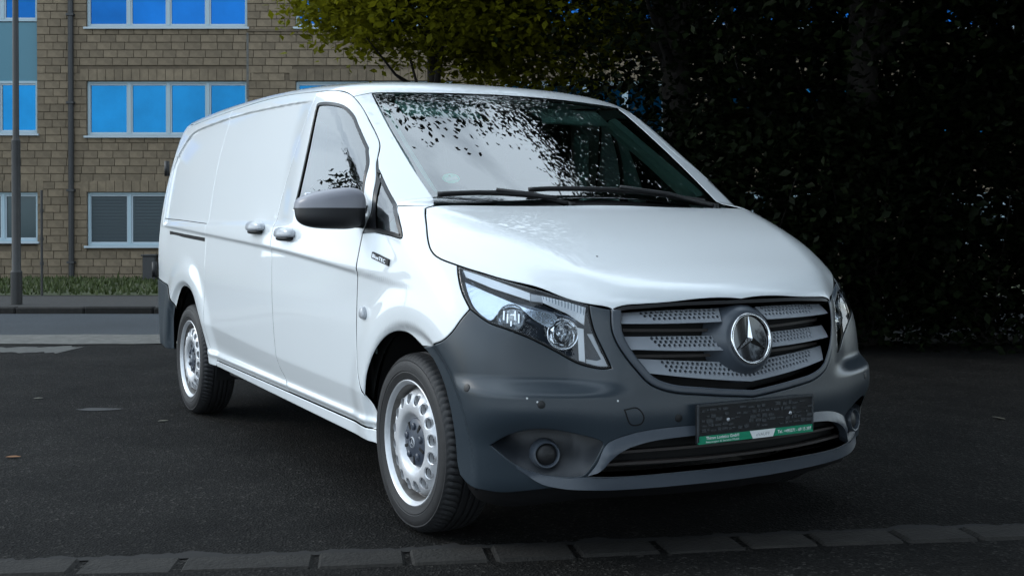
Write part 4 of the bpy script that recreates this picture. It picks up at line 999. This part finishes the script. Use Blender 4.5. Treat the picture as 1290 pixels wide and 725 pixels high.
bezel('inner_post',ln['hl_post'],LAMPW,.014); 
bezel('inner_frame',ln['hl_tri'],SATIN,.010,depth=.01)
pa=ln['hl_bulb'][0]; na=grad(pa[None])[0]; ax=na*.6+np.array([.80,-.55,.05])*.4; ax/=np.linalg.norm(ax)
c0=pa-na*.040
MIRF=mat('faceted_reflector',(.80,.83,.86),.14,metal=.9)
m=MB(); m.lathe([(.050,.024),(.047,.026),(.044,.018),(.036,-.002),(.020,-.012),(.0005,-.014)],c0,ax,14); m.build('main_reflector',MIRF,HLp)
m=MB(); m.lathe([(.014,-.014),(.013,.012),(.008,.020),(.0005,.022)],c0,ax,14); m.build('bulb',LAMPW,HLp,True)
e1_=np.cross(ax,[0,0,1.]); e1_/=np.linalg.norm(e1_); e2_=np.cross(e1_,ax); q=MB()
for k_ in range(5): q.box(c0+ax*.008+e1_*(-.026+.013*k_)+e2_*.012*math.sin(k_*2.1),(.0025,.010,.016),np.stack([e1_,ax,e2_],-1))
q.build('reflector_fins',CHROME,HLp)
pb=ln['hl_bulb'][1]; nb_=grad(pb[None])[0]; ax=nb_*.5+np.array([.88,-.45,.1])*.5; ax/=np.linalg.norm(ax); c1=pb-nb_*.036
m=MB(); m.lathe([(.057,.004),(.055,.016),(.052,.018),(.049,.010)],c1,ax,32); m.build('projector_ring',CHROME,HLp,True)
m=MB(); rr_=[.050,.043,.034,.022,.010,.0005]; hh_=[.006,.012,.019,.026,.030,.031]; m.lathe(list(zip(rr_,hh_)),c1,ax,11)
rj=np.random.default_rng(5); m.V=[tuple(np.array(p_)+rj.normal(0,.0022,3)) for p_ in m.V]
m.build('projector_reflector',MIRF,HLp)
mirror_tree(HLp,van)
# ---- number plate holder
PC=np.array([.866,0,.474])
pl=MB().rbox(PC,(.007,.264,.067),.003).build('number_plate_holder',PLATEB,van)
q=MB()
for c,h in(((0,0,.064),(.0025,.262,.0035)),((0,-.2615,0),(.0025,.003,.060)),((0,.2615,0),(.0025,.003,.060))): q.box(PC+np.array(c)+[.0085,0,0],h)
q.build('rim',PLATEM,pl)
q=MB(); random.seed(3)
for r,z_ in enumerate((.045,.028,.011,-.006,-.023)):
    y=-.245
    while y<.24:
        wd=random.uniform(.006,.03)
        if random.random()<.75: q.box(PC+np.array([.0078,y+wd/2,z_+random.uniform(-.003,.003)]),(.0014,wd/2,random.uniform(.0015,.0065)))
        y+=wd+random.uniform(.003,.012)
q.build('embossed_relief',PLATEM,pl,kind='stuff')
for y_ in(-.13,.155):
    q=MB(); q.lathe([(.0065,.007),(.006,.0105),(.0005,.011)],PC+np.array([0,y_,.008]),(1,0,0),10); q.build('screw',SATIN,pl,True)
MB().box(PC+np.array([.0088,0,-.0535]),(.0022,.262,.0135)).build('green_strip',GREEN,pl)
q=MB(); xx=PC[0]+.0112; P4=[(-.036,-.040),(.082,-.040),(.070,-.067),(-.022,-.067)]
q.add([(xx+.0008,PC[1]+y_,PC[2]+z_) for y_,z_ in P4]+[(xx-.001,PC[1]+y_,PC[2]+z_) for y_,z_ in P4],[(3,2,1,0)[::-1],(0,1,5,4),(1,2,6,5),(2,3,7,6),(3,0,4,7)]); q.build('white_label',WHITEP,pl)
def text(name,s,org,xdir,updir,size,m,par,width=None,ext=.0004,bold=0.):
    cu=bpy.data.curves.new(name,'FONT'); cu.body=s; cu.size=1; cu.extrude=0; cu.offset=bold; cu.resolution_u=3
    t=bpy.data.objects.new('t',cu); COL.objects.link(t); bpy.context.view_layer.update()
    me=t.to_mesh(); V=np.array([v.co[:] for v in me.vertices]); F=[list(p.vertices) for p in me.polygons]; t.to_mesh_clear()
    bpy.data.objects.remove(t); bpy.data.curves.remove(cu)
    V[:,0]-=V[:,0].min(); sx=size if width is None else width/V[:,0].max()
    x=np.array(xdir,float);u=np.array(updir,float);n=np.cross(x,u)
    W_=np.array(org)+V[:,:1]*sx*x+V[:,1:2]*size*u+n*ext
    return mk(name,W_,F,m,par)
Y,Z=(0,1,0),(0,0,1)
text('lettering','Thimm Logistics GmbH',(xx,-.230,PC[2]-.0525),Y,Z,.0145,WHITEP,pl,width=.145,bold=.02)
text('lettering','Neuwagen & Service Mobil',(xx,-.230,PC[2]-.0640),Y,Z,.0095,WHITEP,pl,width=.145)
text('lettering','eVAUFF',(xx+.001,-.008,PC[2]-.0600),Y,Z,.016,LABELG,pl,width=.062)
text('lettering','Tel.: +495271 - 69 15 397',(xx,.092,PC[2]-.0585),Y,Z,.0155,WHITEP,pl,width=.160,bold=.02)
MB().rbox(PC-np.array([.025,0,0]),(.020,.20,.05),.006).build('bracket',BLACK,pl)
# ---- wheels
def wheel(x,y,z):
    O=np.array([0,0,0.]); ax=np.array([0,-1.,0]); w_=empty('wheel',(x,y,z)); w_.parent=van
    n=234; half_=[(.222,.094),(.231,.104),(.236,.1075),(.243,.1085),(.252,.112),(.262,.1145),(.264,.1135),(.2665,.1135),(.2685,.1155),(.285,.1155),(.302,.112),(.304,.1105),(.307,.1105),(.309,.111),(.318,.103),(.3265,.0935),(.331,.083),(.3335,.066),(.3340,.052),(.327,.050),(.327,.042),(.3350,.040),(.3355,.021),(.3275,.019),(.3275,.010),(.3357,.008)]
    prof=half_+[(r,-h*.78) for r,h in half_[::-1]]
    V=[];m_=len(prof)
    for i,(r,h) in enumerate(prof):
        for k in range(n):
            rr_=r
            sh=.055<abs(h)<.105 and r>.312
            mid=.021<=abs(h)<=.040 and r>.33
            if sh and k%3==0: rr_=r-(.0065 if r>.32 else .003)
            a=2*math.pi*(k+(abs(h)*16 if sh else 0))/n
            V.append((rr_*math.cos(a),-h,rr_*math.sin(a)))
    F=[(i*n+k,i*n+(k+1)%n,(i+1)*n+(k+1)%n,(i+1)*n+k) for i in range(m_-1) for k in range(n)]
    ty=mk('tyre',V,F,RUBBER,w_,smooth=False); auto_smooth(ty,28)
    m=MB(); m.lathe([(.222,.088),(.2305,.094),(.2345,.100),(.2350,.107),(.2322,.1095),(.2275,.107),(.2215,.0985),(.2175,.092)],O,ax,72); dm=MB(); dm.lathe([(.2175,.092),(.2125,.080),(.2100,.066),(.2080,.052),(.199,.046)],O,ax,72); auto_smooth(dm.build('rim_well',DUST,w_))
    # disc with its ring of round holes
    rp=[0,.070,.088,.095,.101,.106,.120,.132,.146,.160,.172,.183,.192,.1995]; hp=[.072,.072,.073,.076,.084,.096,.102,.1035,.103,.100,.095,.086,.072,.055]
    pts=[];edges=[]
    def ring(c,r,k,rx=None):
        b=len(pts); 
        for i in range(k):
            a=2*math.pi*i/k; pts.append((c[0]+r*math.cos(a),c[1]+r*math.sin(a)))
        edges.extend([(b+i,b+(i+1)%k) for i in range(k)])
    for r,k in((.1995,72),(.192,72),(.134,64),(.120,64),(.110,64),(.101,56),(.095,56),(.088,48),(.04,24)): ring((0,0),r,k)
    hc_=[(.1635*math.cos(2*math.pi*(i+.5)/16),.1635*math.sin(2*math.pi*(i+.5)/16)) for i in range(16)]
    for c in hc_: ring(c,.0195,14); ring(c,.0235,14)
    vo,_,fo,_,_,_=delaunay_2d_cdt([Vector(p) for p in pts],edges,[],0,1e-6)
    Q=np.array([tuple(v) for v in vo]); T=np.array([t for t in fo]); c=Q[T].mean(1); rc_=np.hypot(c[:,0],c[:,1])
    ok=rc_<.1992
    for q in hc_: ok&=np.hypot(c[:,0]-q[0],c[:,1]-q[1])>.0193
    T=T[ok]; r=np.hypot(Q[:,0],Q[:,1]); h=np.interp(r,rp,hp)
    for q in hc_: h=h-np.where(np.abs(np.hypot(Q[:,0]-q[0],Q[:,1]-q[1])-.0195)<.001,.004,0)
    tri=Q[T]; sgn=np.cross(tri[:,1]-tri[:,0],tri[:,2]-tri[:,0])
    T[sgn>0]=T[sgn>0][:,::-1]
    b=len(m.V); m.V+=[(q[0],-hh,q[1]) for q,hh in zip(Q,h)]; m.F+=[tuple(int(i)+b for i in t) for t in T]
    for q in hc_:   # depth of the holes
        b=len(m.V); hh=np.interp(np.hypot(*q),rp,hp)-.004
        for d in(0,.016):
            for i in range(14):
                a=2*math.pi*i/14; m.V.append((q[0]+.0195*math.cos(a),-(hh-d),q[1]+.0195*math.sin(a)))
        m.F+=[(b+i,b+14+i,b+14+(i+1)%14,b+(i+1)%14) for i in range(14)]
    auto_smooth(m.build('rim',STEEL,w_),40)
    m=MB(); m.lathe([(.196,.030),(.0005,.030)],O,ax,40); m.lathe([(.232,-.10),(.205,-.09),(.200,.04)],O,ax,40); m.build('brake_drum',VOID,w_)
    m=MB(); m.lathe([(.092,.070),(.091,.082),(.085,.088),(.055,.091),(.030,.097),(.0005,.099)],O,ax,40); hb_=auto_smooth(m.build('hub_cap',HUB,w_),40)
    m=MB(); sl2=MB()
    for k in range(5):
        a=2*math.pi*k/5+.31; c=np.array([.060*math.cos(a),0,.060*math.sin(a)])
        m=MB(); m.lathe([(.0135,.085),(.0135,.097),(.009,.100),(.0005,.100)],c,ax,10); auto_smooth(m.build('wheel_bolt',HUB,w_))
        a+=math.pi/5; M_=np.array([[math.cos(a),0,-math.sin(a)],[0,1,0],[math.sin(a),0,math.cos(a)]])
        sl2.box((.064*math.cos(a),-.0885,.064*math.sin(a)),(.020,.0035,.0055),M_)
    sl2.build('cap_slots',VOID,w_)
    m=MB(); m.lathe([(.0215,.098),(.0195,.101),(.0185,.1015),(.018,.099)],O,ax,24)
    for k in range(3):
        a=math.pi/2+k*2*math.pi/3; m.add([(.003*math.cos(a+1.57),-.1005,.003*math.sin(a+1.57)),(.003*math.cos(a-1.57),-.1005,.003*math.sin(a-1.57)),(.019*math.cos(a),-.1002,.019*math.sin(a))],[(0,1,2)])
    m.build('cap_emblem',SATIN,w_)
    return w_
wf=wheel(0,-.818,.335)
def copy_thing(o,parent):
    c=o.copy(); COL.objects.link(c); c.parent=parent
    for ch in list(o.children): copy_thing(ch,c)
    return c
for x,y,rz in((-3.2,-.818,0),(0,.818,math.pi),(-3.2,.818,math.pi)):
    c=copy_thing(wf,van); c.location=(x,y,.335); c.rotation_euler=(0,.35*(x<-1),rz)
for x0,zc,r in((.012,.345,.437),(-3.19,.355,.432)):
    q=MB(); n=24; V=[]
    for yy in(-.895,-.62):
        for k in range(n+1):
            a=-.25+(math.pi+.5)*k/n; V.append((x0+r*math.cos(a),yy,zc+r*math.sin(a)*1.0))
    F=[(k,k+1,n+2+k,n+1+k) for k in range(n)]+[tuple(range(n+1,2*n+2))]
    if x0>-1: aa=np.radians(np.linspace(68,176,24))
    else: aa=np.radians(np.linspace(10,170,30))
    b0=len(V); V+=[(x0+rr_*math.cos(a),(-.885 if x0>-1 and a<1.7 else -.915),zc+rr_*math.sin(a)) for rr_ in(r-.012,r+.07) for a in aa]; F+=[(b0+i,b0+i+1,b0+len(aa)+i+1,b0+len(aa)+i) for i in range(len(aa)-1)]
    for sg in(1,-1):
        mk('wheel_arch_liner',[(v[0],v[1]*sg*.985,v[2]) for v in V],F,VOID,van)
# ---- door mirror
def blob(c,h,p=.6,n=28,mfun=None,e2=.7):
    V=[];c=np.array(c)
    sp=lambda v,e:np.sign(v)*np.abs(v)**e
    for i in range(n+1):
        t=-math.pi/2+math.pi*i/n
        for k in range(2*n):
            a=2*math.pi*k/(2*n); q=np.array([sp(math.cos(t),p)*sp(math.cos(a),e2)*h[0],sp(math.cos(t),p)*sp(math.sin(a),e2)*h[1],sp(math.sin(t),p)*h[2]])
            if mfun: q=mfun(q)
            V.append(c+q)
    w2=2*n; F=[(i*w2+k,i*w2+(k+1)%w2,(i+1)*w2+(k+1)%w2,(i+1)*w2+k) for i in range(n) for k in range(w2)]
    return V,F
def mshape(q):
    x,y,z=q; o=np.clip((-y+.12)/.24,0,1)       # 0 at the door, 1 outboard
    if z>0: z*=1-.42*o**1.8
    else: z*=1-.10*o**2
    x-=.085*o**1.3; x*=1; 
    if z<-.0 : x*= (1-.12*min(1,-z/.08))
    return np.array([x,y,z])
MC=np.array([-.365,-1.085,1.217])
wm=empty('wing_mirror',MC); wm.parent=van
MIRR=mat('mirror_skylit_plastic',(.24,.24,.27),.30,bump=.02,bscale=900)  # sky light on the cap's upper side put into its paler grey
V,F=blob(MC,(.078,.128,.086),.55,28,mshape,.75); 
def cut(V,F,fn): return [f_ for f_ in F if fn(np.mean([V[i] for i in f_],0))]
up_f=cut(V,F,lambda c:c[2]-MC[2]>-.004-.05*(c[1]-MC[1])); lo_f=cut(V,F,lambda c:not(c[2]-MC[2]>-.004-.05*(c[1]-MC[1])))
Vl=np.array(V)-MC
def sub(V,F):
    ix=sorted({i for f_ in F for i in f_}); mp_={j:i for i,j in enumerate(ix)}; return V[ix],[tuple(mp_[i] for i in f_) for f_ in F]
Vu,Fu=sub(Vl,up_f); Vd,Fd=sub(Vl,lo_f)
MIRD=mat('mirror_dark_shaded_plastic',(.012,.012,.014),.45)  # shade of the mirror's underside put into this darker tone
a_=mk('mirror_cap',Vu,Fu,MIRR,wm,smooth=True); b_=mk('mirror_body',Vd*.992,Fd,MIRD,wm,smooth=True)
q=MB(); q.rbox((-.055,.13,-.055),(.035,.06,.024),.012); q.rbox((-.05,.165,-.03),(.045,.02,.05),.012); c_=q.build('mirror_foot',MIRD,wm)
q=MB(); q.rbox((-.082,.01,.0),(.004,.10,.062),.003); d_=q.build('mirror_glass',CHROME,wm)
wm2=empty('wing_mirror',MC*[1,-1,1]+np.array([-.17,-.05,-.03])); wm2.parent=van
for o in (a_,b_,c_,d_): mirror_tree(o,wm2)
m=MB(); q=lift_top(np.array([[.50,-.42,1.0]]))[0]; m.lathe([(.005,-.001),(.004,.001),(.0004,.0012)],q,grad(q[None])[0],8); m.build('dirt_spot',BLACK,hood)
# ---- handles, repeater, badge
def handle(p,par):
    n=grad(p[None])[0]; 
    fn=lambda q:np.array([q[0],q[1]+.010*(q[0]/.11)**2,q[2]*(1 if q[2]>0 else .42)])
    V,F=blob(p+n*.022+[0,0,-.006],(.112,.030,.036),.75,18,fn,.7); h_=mk('door_handle',V,F,SATIN,par,smooth=True)
    V,F=blob(p+n*.012+[0,0,-.022],(.088,.030,.013),.8,12); mk('handle_shadow',V,F,BLACK,par,smooth=True)  # black blob stands in for the shadow gap under the handle
handle(ln['handles'][1],fd); handle(ln['handles'][0],sd_)
q=ln['repeater'][0]; n=grad(q[None])[0]
V,F=blob(q+n*.004,(.026,.016,.026),.9,12,lambda v:np.array([v[0]*(1-.3*v[2]/.026),v[1],v[2]])); mk('side_repeater',V,F,SATIN,fend,smooth=True)
b0,b1=ln['badge']; n=grad(((b0+b1)/2)[None])[0]; bd=(b1-b0)/np.linalg.norm(b1-b0); bup=np.cross(n,bd)*1
if bup[2]<0: bup=-bup
m=MB(); m.rbox((b0+b1)/2+n*.003,(.082,.013,.004),.002,np.stack([bd,bup,n],-1)); bg_=m.build('fender_badge',BLACK,fend)
text('badge_lettering','BlueTEC',b0+n*.0075+bd*.012-bup*.007,bd,bup,.020,CHROME,fend,width=.125)
# everything of the right side again on the left
for o in mirror_list: mirror_tree(o,van)
# ---- wipers
def on_glass(P,h): n=grad(P); return P+n*h
def wiper(pts,pivot):
    c=crv(pts,.03); c=lift_top(c); w_=empty('wiper',c[-1]); w_.parent=van; B=c[-1]
    m=MB(); m.tube(on_glass(c,.022)-B,.0085,7); m.tube(on_glass(c,.011)-B,.0035,5); m.build('blade',BLACK,w_,True)
    mid=on_glass(c[len(c)//2:len(c)//2+1],.036)[0]; pv=np.array(pivot)
    m=MB(); m.tube([mid-B,(mid+pv)/2-B+[0,0,.012],pv-B],[.007,.009,.013],8); m.tube([pv-B-[0,0,.03],pv-B+[0,0,.012]],.018,10); m.build('arm',BLACK,w_,True)
wiper(ln['wipR'],(-.030,-.19,1.232)); wiper(ln['wipL'],(-.075,.60,1.235))
# ---- windscreen sticker (inside of the glass)
q=ln['sticker'][0]; n=grad(q[None])[0]; sx=np.array([0,1.,0]); sx-=n*(sx@n); sx/=np.linalg.norm(sx); su=np.cross(n,sx)
m=MB(); m.lathe([(.037,-.006),(.0005,-.006)],q,n,28); m.build('sticker',MINT,scr)
m=MB(); m.box(q-n*.005-su*.004,(.027,.011,.0004),np.stack([sx,su,n],-1)); m.build('sticker_field',WHITEP,scr)
text('sticker_figure','4',q-n*.0052+su*.008-sx*.006,sx,su,.024,FRIT,scr)
# ---- cabin
def part(name,m_,mt,par=van): return m_.build(name,mt,par)
q=MB(); q.rbox((-1.75,0,.40),(2.05,.78,.06),.02); part('floor',q,VOID)
q=MB(); q.rbox((.20,0,.62),(.42,.48,.26),.05); part('engine_bay',q,VOID)
q=MB(); q.rbox((-1.50,0,1.05),(.02,.76,.66),.02); part('bulkhead',q,TRIMD)
q=MB(); q.rbox((-1.45,0,.36),(1.2,.60,.05),.02); q.rbox((-3.1,0,.33),(.5,.3,.05),.02); q.tube([(-3.2,-.7,.335),(-3.2,.7,.335)],.05,8); q.tube([(0,-.7,.335),(0,.7,.335)],.04,8); part('chassis',q,VOID)
q=MB(); q.rbox((-2.55,-.82,.315),(.10,.02,.03),.01); part('jacking_bracket',q,BLACK)
da=empty('dashboard',(-.35,0,1.10)); da.parent=van
q=MB(); q.rbox((-.02,0,.03),(.22,.74,.06),.04); q.rbox((-.20,0,-.05),(.10,.74,.16),.05); auto_smooth(q.build('top_pad',TRIM,da),50)
q=MB(); q.rbox((-.24,.40,.09),(.10,.19,.05),.035); q.build('instrument_hood',TRIMD,da)
q=MB(); q.rbox((-.30,0,-.05),(.04,.16,.14),.02); q.build('centre_console',TRIMD,da)
sw=empty('steering_wheel',(-.78,.40,1.14)); sw.parent=van
axs=np.array([-.80,0,.60]); m=MB(); m.lathe([(.185+.014*math.cos(a),.014*math.sin(a)) for a in np.linspace(0,2*math.pi,11)[:-1]],(0,0,0),axs,40,closed=True); m.build('rim',TRIM,sw,True)
m=MB(); m.lathe([(.06,-.03),(.055,.01),(.0005,.015)],(0,0,0),axs,20)
e1=np.array([0,1.,0]); e2=np.cross(axs,e1)
for d_ in(e1,-e1,e2*.99): m.tube([d_*.04,d_*.18],.014,6)
m.tube([(0,0,0),-axs*.35],.03,8); m.build('hub',TRIMD,sw,True)
def seat(y,wd):
    s_=empty('seat',(-1.16,y,.55)); s_.parent=van
    q=MB(); q.rbox((.10,0,.12),(.26,wd,.09),.05); q.build('cushion',FABRIC,s_)
    M_=np.array([[math.cos(.22),0,-math.sin(.22)],[0,1,0],[math.sin(.22),0,math.cos(.22)]])
    q=MB(); q.rbox((-.14,0,.50),(.075,wd*.95,.34),.05,M_); q.build('backrest',FABRIC,s_)
    q=MB(); q.rbox((-.22,0,.93),(.055,.13,.10),.04,M_); q.build('headrest',FABRIC,s_)
    return s_
seat(.42,.25); seat(-.20,.22); seat(-.62,.20)
q=MB(); q.rbox((-1.27,0,1.775),(.19,.60,.010),.008); part('headliner',q,TRIML)
for y in(-.36,.36):
    M_=np.array([[.86,0,.51],[0,1,0],[-.51,0,.86]]); q=MB(); q.rbox((-.90,y,1.685),(.075,.20,.010),.008,M_); part('sun_visor',q,TRIML)
im=MB(); im.rbox((-.80,.02,1.635),(.02,.12,.035),.015); im.tube([(-.80,.02,1.65),(-.77,.02,1.72)],.01,6); part('interior_mirror',im,TRIMD)
for y in(-.70,.70):
    q=MB(); sgn=np.sign(y); q.tube([(-.30,.70*sgn,1.255),(-.60,.675*sgn,1.45),(-.93,.64*sgn,1.66)],[.045,.040,.040],8); auto_smooth(part('pillar_trim',q,TRIML))
    q=MB(); q.rbox((-.85,.885*sgn,.90),(.50,.02,.28),.015); part('door_card',q,TRIM)
    q=MB(); q.rbox((-1.40,.76*sgn,1.27),(.05,.03,.38),.02); part('belt_pillar',q,TRIML)
